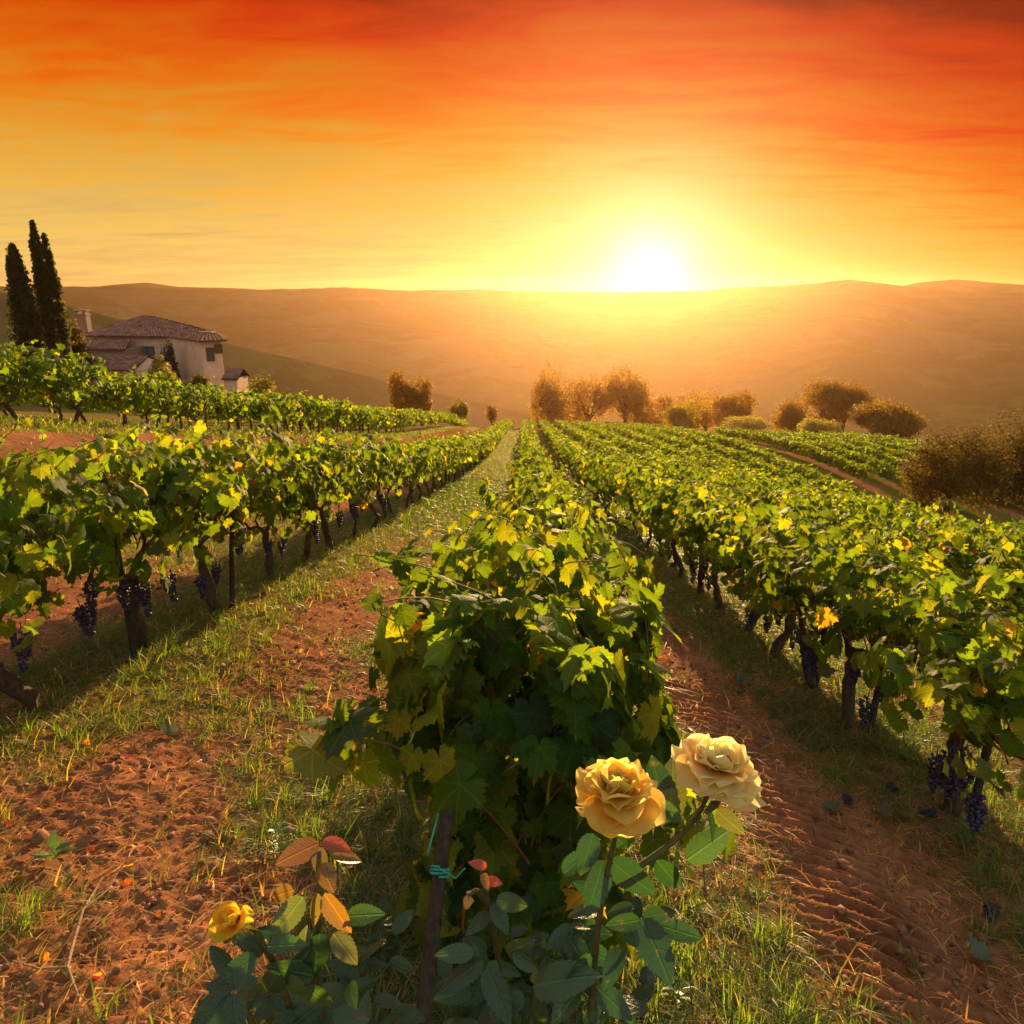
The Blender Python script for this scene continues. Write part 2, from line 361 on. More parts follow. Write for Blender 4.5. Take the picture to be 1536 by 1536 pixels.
# ------------------------------------------------------------------ leaves
def leaf_template(nb, midn, teeth, cup, fold, wav, ph):
    a = np.radians([0, 27, 50, 78, 105, 128, 150, 168, 180]); r_ = [1, .72, .88, .60, .76, .58, .62, .5, .08]
    th = (np.arange(nb)/nb*2-1)*math.pi
    r = np.interp(np.abs(th), a, r_)
    if teeth: r = r*(1+teeth*np.where(np.arange(nb) % 2 == 0, 1, -1)*(np.abs(th) < 2.9))
    rings = [(th, r)]
    if midn: rings.append((th[::nb//midn], r[::nb//midn]*.52))
    V = []
    for t_, q in rings:
        x, y = q*np.sin(t_), q*np.cos(t_)
        z = -cup*(q**2)+fold*np.abs(x)+wav*np.sin(4*t_+ph)*q**2-.25*cup*np.maximum(y, 0)**2
        V.append(np.stack([x, y, z], -1))
    V = np.vstack(V+[np.zeros((1, 3))]); F = []; c = len(V)-1
    if midn:
        k = nb//midn
        for j in range(midn):
            b0 = j*k; m0 = nb+j; m1 = nb+(j+1) % midn
            h = k//2
            for q in range(k): F.append((b0+q, (b0+q+1) % nb, m0 if q < h else m1))
            F.append((m0, (b0+h) % nb, m1)); F.append((m0, m1, c))
    else:
        for j in range(nb): F.append((j, (j+1) % nb, c))
    F = np.array(F)[:, ::-1]
    return V/1.75, F, V[:, [0, 1, 2]]*1.0
HERO = [leaf_template(44, 22, .075, c, f, w_, p) for c, f, w_, p in [(.25, .2, .07, 0), (.42, .05, .1, 1), (.12, .3, .08, 2), (.5, .25, .05, 3), (.3, -.1, .12, 4), (.2, .1, .14, 5)]]
MIDL = [leaf_template(20, 0, 0.06, c, f, w_, p) for c, f, w_, p in [(.25, .2, .06, 0), (.42, .05, .1, 1), (.12, .3, .08, 2)]]
LOWL = [leaf_template(8, 0, 0, c, f, 0.05, p) for c, f, p in [(.3, .2, 0), (.15, .05, 1)]]
def oval_template(n=7, ratio=.62, cup=.18, fold=.25, tipdroop=.3):
    V = []; ys = np.linspace(0, 1, n)
    for ky, y in enumerate(ys):
        wd = ratio*.5*1.75*(y+.012)**.55*(1-y)**.85 *(1+(.05 if ky % 2 else -.05)) if 0 < y < 1 else .004
        for s in (-1, -.5, 0, .5, 1):
            x = wd*s; V.append((x, y, fold*abs(x)-cup*(x/.3)**2*.1-tipdroop*(y**2)*.35))
    V = np.array(V); F = []
    for i in range(n-1):
        for j in range(4): q = i*5+j; F.append((q, q+1, q+6, q+5))
    F = np.array(F)[:, ::-1]; F = np.vstack([F[:, [0, 1, 2]], F[:, [0, 2, 3]]])
    return V, F, V
OVAL = [oval_template(21, .74, .18, .28, .3), oval_template(21, .8, .3, .1, .6), oval_template(21, .68, .1, .45, .1), oval_template(21, .72, .35, -.15, .9)]
TREEL = [(np.array([[-.5, 0, 0], [.5, .1, .05], [.3, 1, 0], [-.45, .8, -.1]])*1., np.array([[0, 1, 2], [0, 2, 3]]), np.zeros((4, 3)))]
def batch(templates, P, tip, nor, size, col):
    """instances of leaf templates as one vertex/face set"""
    N = len(P); nor = nrm(nor); tip = nrm(tip-(tip*nor).sum(1, keepdims=True)*nor); lat = np.cross(tip, nor)
    Vs, Fs, Cs, Ls = [], [], [], []; off = 0; which = np.arange(N) % len(templates)
    for k, (tv, tf, tl) in enumerate(templates):
        s = which == k; n = s.sum()
        if not n: continue
        q = tv[None]*size[s][:, None, None]
        V = P[s][:, None]+q[..., :1]*lat[s][:, None]+q[..., 1:2]*tip[s][:, None]+q[..., 2:]*nor[s][:, None]
        F = tf[None]+(np.arange(n)*len(tv))[:, None, None]+off
        Vs.append(V.reshape(-1, 3)); Fs.append(F.reshape(-1, 3)); Cs.append(np.repeat(col[s], len(tv), 0)); Ls.append(np.tile(tl, (n, 1))); off += n*len(tv)
    return np.concatenate(Vs), np.concatenate(Fs), np.concatenate(Cs), np.concatenate(Ls)
def vine_cols(n, rng, bright=0.):
    c = np.array([.042, .088, .014])*rng.uniform(.65, 1.35, (n, 1))
    y = rng.random(n); c[y > .72] = np.array([.085, .125, .018])*rng.uniform(.8, 1.2, ((y > .72).sum(), 1))
    c[y < .10] = np.array([.04, .075, .04])*rng.uniform(.7, 1.2, ((y < .10).sum(), 1))
    c[y > .985] = np.array([.26, .20, .025]); c[y > .9985] = np.array([.20, .07, .02])
    return c

def vine_shape(seed, n_shoot, per, n_fill, half_len=.52, half_w=.40, zb=.56, zt=1.36, size=(.10, .155), long_shoots=3, rise=.22, ups=3):
    """leaf positions and canes of one vine; the row runs along y"""
    rng = np.random.default_rng(seed); P, N, canes = [], [], []
    zc = zb+(zt-zb)*.45
    for s in range(n_shoot):
        lg = s < long_shoots
        p0 = np.array([rng.normal(0, .05), rng.uniform(-half_len, half_len), zb+.08+rng.uniform(0, .12)])
        d = nrm(np.array([rng.normal(0, .42), rng.normal(0, .28), 1.0])); L = rng.uniform(.75, 1.15)*(zt-zb)*(1.45 if lg else 1.05)
        side = np.sign(d[0]) if abs(d[0]) > .05 else rng.choice([-1, 1]); tt = np.linspace(0, 1, 12)[:, None]
        lean = np.array([side*rng.uniform(.2, .6), rng.normal(0, .2), 0])*half_w/.4*(.55 if lg else 1)
        pts = p0+d*tt*L+lean*tt**2*.9*L-np.array([0, 0, rng.uniform(.25, .75) if not lg else rng.uniform(.25, .6)])*tt**2.6*L
        pts[:, 2] = np.minimum(pts[:, 2], zt+(rise if lg else .05)+0*pts[:, 2]); pts[:, 2] = np.maximum(pts[:, 2], zb-.06); pts[:, 0] = np.clip(pts[:, 0], -half_w*1.45, half_w*1.45)
        canes.append(pts)
        k = rng.uniform(.12, 1, per); q = np.stack([np.interp(k, tt[:, 0], pts[:, i]) for i in range(3)], 1)
        off = rng.normal(0, 1, (per, 3)); off = nrm(off)*rng.uniform(.03, .10, (per, 1)); q += off
        P.append(q); out = np.stack([q[:, 0]/half_w, (q[:, 1])*.35, (q[:, 2]-zc)/(zt-zb)*1.3], 1)
        N.append(nrm(out)*.7+off/.1*.5+rng.normal(0, .55, (per, 3))+[0, 0, .4])
    extra = []
    for s in range(ups):                                      # young shoots standing above the canopy
        a = rng.uniform(0, 6.283); p0 = np.array([rng.normal(0, .4)*half_w, rng.uniform(-half_len, half_len), zt-.25]); q = np.linspace(0, 1, 9)[:, None]; L = rng.uniform(.3, .55)
        pts = p0+np.array([math.cos(a)*.55, math.sin(a)*.4, 1.])*q*L+np.array([math.cos(a), math.sin(a), -.7])*q**2.5*L*.45; canes.append(pts)
        k = np.linspace(.2, 1, 9); w_ = np.stack([np.interp(k, q[:, 0], pts[:, i]) for i in range(3)], 1); o_ = rng.normal(0, 1, (9, 3)); o_ = nrm(o_)*.045*(1.15-k)[:, None]; P.append(w_+o_)
        N.append(o_/.05+np.array([0, -.2, .7])+rng.normal(0, .4, (9, 3))); extra.append(np.maximum(.045, rng.uniform(*size, 9)*(1.1-.65*k)))
    th = rng.uniform(-.95, math.pi+.95, n_fill); ysr = rng.uniform(-half_len-.08, half_len+.08, n_fill)
    lump = 1+.22*np.sin(ysr*9+seed)+.15*np.sin(th*3+ysr*7+seed*2)
    cx = np.sign(np.cos(th))*np.abs(np.cos(th))**.7; cz = np.sign(np.sin(th))*np.abs(np.sin(th))**.75
    rr = rng.uniform(.62, 1.06, n_fill)*lump
    up = np.where(cz > 0, (zt-.06-zc), (zc-zb+.05))
    q = np.stack([cx*half_w*rr, ysr, zc+cz*up*np.minimum(rr, 1.08)], 1); P.append(q)
    N.append(np.stack([cx*1.1, rng.normal(0, .45, n_fill), cz*.8+.3], 1)+rng.normal(0, .55, (n_fill, 3)))
    P = np.concatenate(P); N = nrm(np.concatenate(N)); n = len(P)
    tip = np.stack([N[:, 0]*.5, rng.normal(0, .45, n), -np.ones(n)], 1)+rng.normal(0, .28, (n, 3))
    sz = rng.uniform(*size, n)
    if extra: e = np.concatenate(extra); i0 = n_shoot*per; sz[i0:i0+len(e)] = e
    return P, N, tip, sz, vine_cols(n, rng), canes
def foliage_mesh(name, sh, tpl, mat):
    P, N, tip, size, col, canes = sh
    V, F, C, L = batch(tpl, P, tip, N, size, col); return mesh(name, V, F, mat, {'col': C, 'luv': L})
def cane_mesh(name, canes, r=.0045, seg=5):
    b = MB()
    for p in canes: b.tube(p, np.linspace(r, r*.4, len(p)), seg, cap=False)
    return b.build(name, m_cane)
def trunk_mesh(name, seed, zb=.5, half=.45, r=.028, fork=True):
    rng = np.random.default_rng(seed); b = MB(); n = 10; tz = np.linspace(-.06, 1, n)
    sw = rng.normal(0, .085, 2); ph = rng.uniform(0, 6, 2)
    P = np.stack([sw[0]*np.sin(tz*3+ph[0])+rng.normal(0, .008, n), sw[1]*np.sin(tz*2.5+ph[1])+rng.normal(0, .01, n), tz*zb], 1)
    P[:, :2] -= P[1, :2]*np.linspace(1, .4, n)[:, None]
    b.tube(P, np.linspace(r*1.35, r, n)*(1+.12*rng.normal(size=n)), 9, bump=.14)
    for s in ((-1, 1) if fork else ()):
        q = np.linspace(0, 1, 8); a = P[-1]
        Q = np.stack([a[0]+rng.normal(0, .02)*q+.02*np.sin(q*7+ph[0]), a[1]+s*half*q, a[2]-.02+.16*np.sin(q*1.5)+.015*np.sin(q*9+ph[1])], 1)
        b.tube(Q, np.linspace(r*.75, r*.32, 8)*(1+.12*rng.normal(size=8)), 7, bump=.15)
        for k in (3, 5, 7): b.tube([Q[k], Q[k]+[rng.normal(0, .02), rng.normal(0, .02), .07], Q[k]+[rng.normal(0, .04), rng.normal(0, .03), .15]], [r*.4, r*.3, r*.2], 6, bump=.1)
    return b.build(name, m_bark)
ICO = None
def icos():
    global ICO
    if ICO is None:
        import bmesh
        bm = bmesh.new(); bmesh.ops.create_icosphere(bm, subdivisions=2, radius=1); bm.verts.index_update()
        ICO = (np.array([v.co[:] for v in bm.verts]), np.array([[v.index for v in f.verts] for f in bm.faces])); bm.free()
    return ICO
def bunch_mesh(name, seed, n=52, L=.17, W=.052, r=.0105):
    rng = np.random.default_rng(seed); b = MB(); iv, jf = icos(); P = []
    for _ in range(4000):
        if len(P) >= n: break
        u = rng.random()**.85; w_ = W*(1-u*.78)*(.65+.35*min(1, u*6)); a = rng.uniform(0, 6.283); q = w_*math.sqrt(rng.uniform(.3, 1))
        p = np.array([q*math.cos(a), q*math.sin(a), -.03-u*L])
        if all(np.linalg.norm(p-o) > r*1.55 for o in P): P.append(p)
    for p in P: b.add(iv*r*rng.uniform(.85, 1.12)+p, jf)
    b.tube([(0, 0, .03), (.004, 0, -.02), (0, 0, -L*.7)], [.003, .003, .002], 5)
    return b.build(name, m_grape)
BUNCH = [bunch_mesh("grape_bunch", 100+i, 46+8*i, .15+.025*i, .048+.005*i) for i in range(3)]

def arr(*p): return np.array(p, float)
# shared vine meshes: close, middle and distant
CLOSE = []
for i in range(5):
    sh = vine_shape(200+i, 30, 13, 190, long_shoots=7, half_w=.36+.03*(i % 3), zt=1.34+.06*(i % 2), size=(.075, .165))
    CLOSE.append((trunk_mesh("trunk", 300+i, .52, .45, .035), foliage_mesh("foliage", sh, HERO, m_vineleaf), cane_mesh("canes", sh[5])))
MIDV = []
for i in range(6):
    sh = vine_shape(220+i, 24, 12, 190, long_shoots=5, half_w=.36+.02*(i % 3), zt=1.32+.05*(i % 3), size=(.075, .165))
    MIDV.append((trunk_mesh("trunk", 320+i), foliage_mesh("foliage", sh, MIDL, m_vineleaf_far)))
FARV = []
for i in range(5):
    P, N, tip, size, col, _ = vine_shape(240+i, 10, 8, 200, half_len=.6, half_w=.38, zt=1.34+.06*(i % 3), size=(.13, .20))
    V, F, C, L = batch(LOWL, P, tip, N, size, col); tb = MB(); tb.tube([(0, 0, -.1), (.03, .02, .3), (0, 0, .65)], [.045, .035, .03], 6)
    FARV.append((tb.build("trunk", m_bark), mesh("foliage", V, F, m_vineleaf_far, {'col': C})))

ORD = ["first", "second", "third", "fourth", "fifth", "sixth", "seventh", "eighth", "ninth", "tenth", "eleventh", "twelfth"]
ROWNAME = {-1: "row left of the grassy path", 0: "middle row behind the roses", 1: "first row right of the tyre track",
           2: "second row right of the tyre track", 3: "third row right of the tyre track", 4: "fourth row right of the tyre track"}
vines = []          # (distance, row key, order, x, y, rz)
def add_row(key, xs, ys):
    for k, (x, y) in enumerate(zip(xs, ys)): vines.append([math.hypot(x, y)*(1. if key != 't' else 1.0), key, k, x, y])
rg = np.random.default_rng(5)
def row_ys(y0, y1, step, first=()):
    ys = list(first); y = (ys[-1]+step) if ys else y0
    while y < y1: ys.append(y+rg.normal(0, .06)); y += step
    return np.array(ys)
STARTS = {-1: [3.35, 4.45, 5.6, 6.85], 0: [2.15, 3.35, 4.5], 1: [2.35, 3.25, 4.35, 5.2, 6.1, 6.95, 7.85], 2: [3.3], 3: [4.2], 4: [6.5], 5: [11.], 6: [17.], 7: [24.]}
for i, st in STARTS.items():
    ys = row_ys(0, 118-1.2*abs(i), 1.12 if i == -1 else .98, st)
    add_row(i, ROW(i, ys)+rg.normal(0, .04, len(ys)), ys)
# upper terrace rows
for j in range(5):
    ys = row_ys(7.5+j*2.2, 88-j*7, 1.2)
    add_row(('t', j), -7.6-2.5*j+.02*ys+rg.normal(0, .05, len(ys)), ys)
# block beyond the dirt track on the right
for j in range(7):
    ys = row_ys(47+j*.6, 86-j*.5, 1.0)
    add_row(('r', j), 23.2+2.3*j+.025*(ys-45)+rg.normal(0, .04, len(ys)), ys)

def pix(x, y, z):
    z = z-EYE; d = y*math.cos(PITCH)-z*math.sin(PITCH)
    return 768+FPX*x/max(d, .01), 768-FPX*(y*math.sin(PITCH)+z*math.cos(PITCH))/max(d, .01), d
def inframe(v, m=140):
    px, py, d = pix(v[3], v[4], float(G0(v[3], v[4]))+1.1); return d > 1 and -m < px < 1536+m
vines = [v for v in vines if inframe(v)]
vines.sort(key=lambda v: v[0])
def is_thing(v):
    k = v[1]
    if isinstance(k, tuple): return (k[0] == 't' and k[1] <= 1)
    return k <= 4
cand = [v for v in vines if is_thing(v)]; THINGS = cand[:296]; ids = set(id(v) for v in THINGS)
rest = [v for v in vines if id(v) not in ids]
count = {}
for v in THINGS:
    dist, key, _, x, y = v
    if (key == 0 and y < 2.5): continue
    n = count.get(key, 0); count[key] = n+1
    rn = ROWNAME.get(key) or ("front row on the upper terrace" if key[1] == 0 else "second row on the upper terrace")
    if n < 12: lab = f"leafy grapevine, {ORD[n]} one from the camera in the {rn}"
    else: lab = f"small leafy grapevine farther along the {rn}"
    if key == -1 and n == 1: lab = "big leafy grapevine at the left edge with dark grapes hanging low"
    z = float(G(x, y))-(.14 if isinstance(key, tuple) else 0); rs = random.Random(int(x*1000+y*77))
    rz = (math.pi if rs.random() < .5 else 0)-.02; s = rs.uniform(.92, 1.1)
    grp = "grapevines in the " + rn
    if dist < 9.5 or dist < 22:
        src = CLOSE[rs.randrange(len(CLOSE))] if dist < 9.5 else MIDV[rs.randrange(len(MIDV))]
        o = obj("grapevine", None, None, (x, y, z), rz, lab, "grapevine", grp); o.scale = (s*((.85 if y < 4 else .7) if key == 0 else .92), s*1.04, s*(1.03 if key == -1 else .88 if isinstance(key, tuple) else (1.08 if y < 4 else .95) if key == 0 else .96))
        for nm, me in zip(("trunk", "foliage", "canes"), src): obj(nm, me, o)
        if dist < 15 and key in (-1, 1):
            fs = 1 if key == -1 else -1
            if rz > 1: fs = -fs
            for q in range((rs.choice([7, 8]) if key == 1 and dist < 5.5 else rs.choice([4, 5, 6])) if dist < 7 else rs.choice([3, 4]) if dist < 10 else 2):
                bo = obj("grape_bunch", BUNCH[rs.randrange(3)], o, (fs*rs.uniform(.1, .26), rs.uniform(-.45, .45), rs.uniform(.46, .64)), rs.uniform(0, 6))
                bo.rotation_euler = (rs.uniform(-.15, .15), rs.uniform(-.15, .15), rs.uniform(0, 6))
    else:
        o = obj("grapevine", None, None, (x, y, z), rz, lab, "grapevine", grp); o.scale = (s*(.75 if key == 0 else 1), s, s*(.92 if key == 0 else 1))
        for nm, me in zip(("trunk", "foliage"), FARV[rs.randrange(len(FARV))]): obj(nm, me, o)
# the mass of distant vines
Vs, Fs, Cs = [], [], []; off = 0
far_sh = [vine_shape(260+i, 6, 7, 100, half_len=.6, half_w=.40, zt=1.34, size=(.17, .26)) for i in range(6)]
for k, v in enumerate(rest):
    P, N, tip, size, col, _ = far_sh[k % 6]; x, y = v[3], v[4]; z = float(G0(x, y)); s = rg.uniform(.9, 1.12)
    m = np.arange(len(P)) < (len(P) if v[0] < 70 else len(P)*.7)
    V, F, C, L = batch(LOWL, P[m]*[1, 1, s]+[x, y, z], tip[m], N[m], size[m]*(1 if v[0] < 70 else 1.25), col[m]*rg.uniform(.85, 1.15))
    Vs.append(V); Fs.append(F+off); Cs.append(C); off += len(V)
obj("distant_grapevines", mesh("distant_grapevines", np.vstack(Vs), np.vstack(Fs), m_vineleaf_far, {'col': np.vstack(Cs)}),
    label="mass of far grapevine rows running down the slope toward the trees", cat="grapevines", kind='stuff')

# ------------------------------------------------------------------ the big vine in front
hx, hy = .02, 2.12; hz = float(G(hx, hy))
sh = vine_shape(401, 40, 15, 380, half_len=.40, half_w=.27, zb=.42, zt=1.32, size=(.075, .175), long_shoots=12, rise=.22, ups=13)
hero = obj("grapevine", None, None, (hx, hy, hz), 0, "large bushy grapevine in the foreground just behind the yellow roses", "grapevine", "grapevines in the middle row behind the roses")
obj("trunk", trunk_mesh("trunk", 402, .5, .35, .03), hero)
obj("canes", cane_mesh("canes", sh[5], .004), hero)
# a skirt of hanging leaves toward the camera
rng = np.random.default_rng(403); n = 330
a = rng.uniform(-1.25, 1.25, n); zz = rng.uniform(.12, 1.1, n); rr = (.33+.06*np.sin(zz*8)+rng.normal(0, .04, n))*(1-.28*np.maximum(0, .55-zz))
P = np.stack([np.sin(a)*rr, -np.cos(a)*rr-.02, zz], 1); N = np.stack([np.sin(a), -np.cos(a), .55+0*a], 1)+rng.normal(0, .48, (n, 3))
tip = np.stack([np.sin(a)*.4, -np.cos(a)*.4, -np.ones(n)], 1)+rng.normal(0, .3, (n, 3))
sk = (P, N, tip, rng.uniform(.10, .17, n), vine_cols(n, rng)*.95, [])
allp = tuple(np.concatenate([sh[i], sk[i]]) for i in range(5))+([],)
obj("foliage", foliage_mesh("foliage", allp, HERO, m_vineleaf), hero)

def at(px, py, d):
    """world point seen at a pixel of the photograph at depth d along the view axis"""
    a, v = (px-768)/FPX, (768-py)/FPX
    return np.array([a*d, d*(math.cos(PITCH)+v*math.sin(PITCH)), EYE+d*(-math.sin(PITCH)+v*math.cos(PITCH))])

# stake with its tie
p1 = at(671, 1215, 1.62); p0 = p1+(at(640, 1480, 1.5)-p1)*1.0; dirv = nrm(p0-p1); p0 = p0+dirv*.9
tt = (p1[2]-(float(G0(p0[0], p0[1]))-.08))/(p1[2]-p0[2]); p0 = p1+(p0-p1)*tt
b = MB(); b.tube([p1, p1+(p0-p1)*.3, p1+(p0-p1)*.65, p0], [.0145, .0165, .0175, .018], 10, bump=.06)
stake = obj("vine_stake", b.build("vine_stake", m_wood), None, None, 0, "dark weathered wooden stake with a teal tie at the foot of the front vine", "stake", "stakes beside the vines")
b = MB(); c0 = at(667, 1306, 1.585); ax = dirv; u = nrm(np.cross(ax, [1, 0, 0])); v_ = np.cross(ax, u)
for off_, rr in ((0, .0185), (.007, .0192), (-.006, .0188)):
    th = np.linspace(0, 2*math.pi, 25); tc_ = p1+ax*(np.dot(c0-p1, ax)+off_)
    b.tube(tc_+rr*(np.cos(th)[:, None]*u+np.sin(th)[:, None]*v_)+ax*(th[:, None]-3)*.001, .0028, 6, cap=False)
b.tube([tc_+u*.025-v_*.0, tc_+arr(.035, -.03, .0), tc_+arr(.055, -.035, .03)], .0022, 5)
b.tube([tc_+arr(-.022, -.012, 0), tc_+arr(-.024, -.012, .05), p1+arr(-.02, 0, -.01)], .0022, 5)
obj("tie", b.build("tie", m_tie), stake)
# posts beside a few vines of the side rows
for k, (i, y, lx) in enumerate([(1, 3.2, .07), (1, 4.3, .05), (1, 5.22, .06), (-1, 5.7, .08), (-1, 4.2, -.03)]):
    x = float(ROW(i, y))+.06; z = float(G(x, y)); b = MB()
    b.tube([(0, 0, -.1), (lx*.5, .03, .5), (lx*1.6, .06, 1.0 if i == 1 else 1.2)], [.022, .021, .019], 8, bump=.06)
    obj("vine_stake", b.build("vine_stake", m_wood), None, (x, y, z), 0,
        ["thick grey stake leaning beside the nearest trunk of the first right row", "brown stake by a forked trunk in the first right row", "thin stake by the fourth trunk of the first right row",
         "stake touching a trunk in the row left of the path", "tall stake rising through the leaves of the leftmost vine"][k], "stake", "stakes beside the vines")

# ------------------------------------------------------------------ roses
def petal(rng, L, W, curl, cup, ruffle, n=11, m=19):
    u = np.linspace(0, 1, n)[:, None]; v = np.linspace(-1, 1, m)[None]
    wd = W*np.sin(np.pi*np.minimum(.12+u*.66, 1))**.8*(1-.25*u**6)
    x = wd*v; ang_ = curl*u**1.6
    r = L*u*(1-.06*v**4*u)
    y = r*np.cos(ang_); z = r*np.sin(ang_)+cup*(v**2)*wd*(.5+.5*u)
    ruf = ruffle*L*(u**3)*(np.sin(v*rng.uniform(2.5, 5)+rng.uniform(0, 6))+.35*np.sin(v*rng.uniform(5, 8)+rng.uniform(0, 6)))
    z = z+ruf; y = y+ruf*.4
    V = np.stack([x+0*u, y, z], -1).reshape(-1, 3)
    i = (np.arange(n-1)[:, None]*m+np.arange(m-1)[None]).ravel()
    return V, np.stack([i, i+1, i+m+1, i+m], 1), np.repeat(u.ravel(), m)
def bloom_mesh(name, seed, D, npet, inner, outer, openness=1.0):
    """many petals in a spiral; the flower opens along +z"""
    rng = np.random.default_rng(seed); b = MB()
    for k in range(npet):
        f = k/(npet-1); az = k*2.39996+rng.normal(0, .5)
        tilt = (1.50-2.0*f**.95*openness)+rng.normal(0, .10+.2*openness)          # angle above horizontal
        L = D*.5*(.56+.52*f**.8)*rng.uniform(.82, 1.1); W = L*(.46+.16*f)*rng.uniform(.8, 1.2)
        V, F, u = petal(rng, L, W, rng.uniform(.1, .7)*(1-f)+rng.uniform(-.75, .1)*f, .30*(1-f)+.22, (.06+.07*f)*(.6+.6*openness))
        ca, sa = math.cos(tilt), math.sin(tilt)
        V = np.stack([V[:, 0], V[:, 1]*ca-V[:, 2]*sa, V[:, 1]*sa+V[:, 2]*ca], 1)
        V[:, 1] += D*.035*f+.002; V[:, 2] += D*(.10*(1-f)-.02*f)
        cz_, sz_ = math.cos(az), math.sin(az); V = np.stack([V[:, 0]*cz_-V[:, 1]*sz_, V[:, 0]*sz_+V[:, 1]*cz_, V[:, 2]], 1)
        cin, cout = np.array(inner), np.array(outer)
        c = cin+(cout-cin)*(u[:, None]**1.1); c = c*rng.uniform(.93, 1.05)
        b.add(V, F, np.clip(c, 0, .95))
    me = b.build(name, m_petal); return me
def orient(o, p, axis, roll=0):
    o.matrix_world = Matrix.Translation(Vector(p))@Vector(axis).to_track_quat('Z', 'Y').to_matrix().to_4x4()@Matrix.Rotation(roll, 4, 'Z')
def rose_leaves(name, pts, tips, nors, sizes, cols):
    V, F, C, L = batch(OVAL, np.array(pts, float), np.array(tips, float), np.array(nors, float), np.array(sizes, float), np.array(cols, float))
    return mesh(name, V, F, m_roseleaf, {'col': C, 'luv': L})
def compound(rng, p, d, n, ln, size, col, out):
    """a rose leaf: a rachis with paired leaflets and one at the end"""
    d = nrm(np.array(d, float)); side = nrm(np.cross(d, [0, 0, 1])); up = np.cross(side, d)
    for k in range(n):
        f = (k//2+1)/(n//2+1) if k < n-1 else 1.0; s = -1 if k % 2 else 1
        if k == n-1: s = 0
        q = p+d*ln*f-np.array([0, 0, .25])*ln*f*f
        tip = d*(.45 if s else 1)+side*s+rng.normal(0, .15, 3)-[0, 0, .25]
        nor = up+side*s*.15+rng.normal(0, .3, 3)+np.array([0, -.25, 0])
        out.append((q, tip, nor, size*rng.uniform(.85, 1.1)*(1.1 if s == 0 else 1), np.array(col)*rng.uniform(.75, 1.25)))
DG = (.012, .038, .011); LGc = (.03, .068, .018); BRZ = (.14, .055, .018); YEL = (.10, .11, .02)
def rose_bush(name, label, base, stems, seed, group="rose bushes at the end of the middle row"):
    o = obj(name, None, None, base, 0, label, "rose bush", group); b = MB()
    for s in stems:
        s = np.array(s); t_ = np.linspace(0, 1, len(s)); q = np.linspace(0, 1, 14)
        P = np.stack([np.interp(q, t_, s[:, i]) for i in range(3)], 1)
        for _ in range(2): P[1:-1] = (P[:-2]+2*P[1:-1]+P[2:])/4
        b.tube(P-base, np.linspace(.006, .0032, 14), 7)
        for k in range(2, 12, 2): b.tube([P[k]-base, P[k]-base+arr(.007*(-1)**k, -.004, .002)], [.0022, .0003], 4)
    obj("stem", b.build("stem", m_stem), o); return o
def gpt(px, py):
    d = np.geomspace(.6, 30, 6000); P = np.stack([at(px, py, q) for q in d[::20]]); h = P[:, 2]-G0(P[:, 0], P[:, 1]); k = int(np.argmax(h < 0)); return P[k]

# right bush with two open blooms
baseR = at(880, 1700, 1.12); baseR[2] = float(G(baseR[0], baseR[1]))
c1, c2 = at(925, 1190, 1.03), at(1073, 1152, 1.06)
fork = at(905, 1330, 1.10); fork2 = at(960, 1300, 1.10)
bush = rose_bush("rose_bush", "rose bush right of the stake carrying two open apricot blooms", baseR,
                 [[baseR, at(885, 1480, 1.12), fork, at(925, 1250, 1.07), c1], [fork, fork2, at(1015, 1260, 1.1), at(1055, 1215, 1.09), c2], [baseR, at(860, 1500, 1.14), at(850, 1400, 1.16)]], 1)
for (p, axv, seed, lb) in ((c1, (-.10, -.22, .97), 11, "fuller apricot bloom nearer the stake"), (c2, (.10, -.08, .99), 12, "paler flatter apricot bloom at the right")):
    bl = obj("rose_bloom", bloom_mesh("rose_bloom", seed, .107, 50, (.98, .56, .03), (.99, .82, .24) if seed == 11 else (.99, .92, .52)), bush); bl['label'] = lb
    orient(bl, p, axv); bl.scale = (1.12, 1.12, .82); bl.matrix_parent_inverse = Matrix.Translation(Vector(baseR)).inverted()
    b = MB()
    sv = []
    for k in range(5):
        a = k*1.2566; b.add(*[np.array([[-.006, 0, 0], [.006, 0, 0], [0, .045, -.012]])@np.array([[math.cos(a), math.sin(a), 0], [-math.sin(a), math.cos(a), 0], [0, 0, 1]])+[0, 0, -.010], [[0, 1, 2]]], (.05, .09, .03))
    b.tube([(0, 0, -.035), (0, 0, -.022), (0, 0, -.006)], [.004, .010, .012], 8, (.05, .09, .03))
    sp = obj("sepals", b.build("sepals", m_grass), bl)
rng = np.random.default_rng(21); L = []
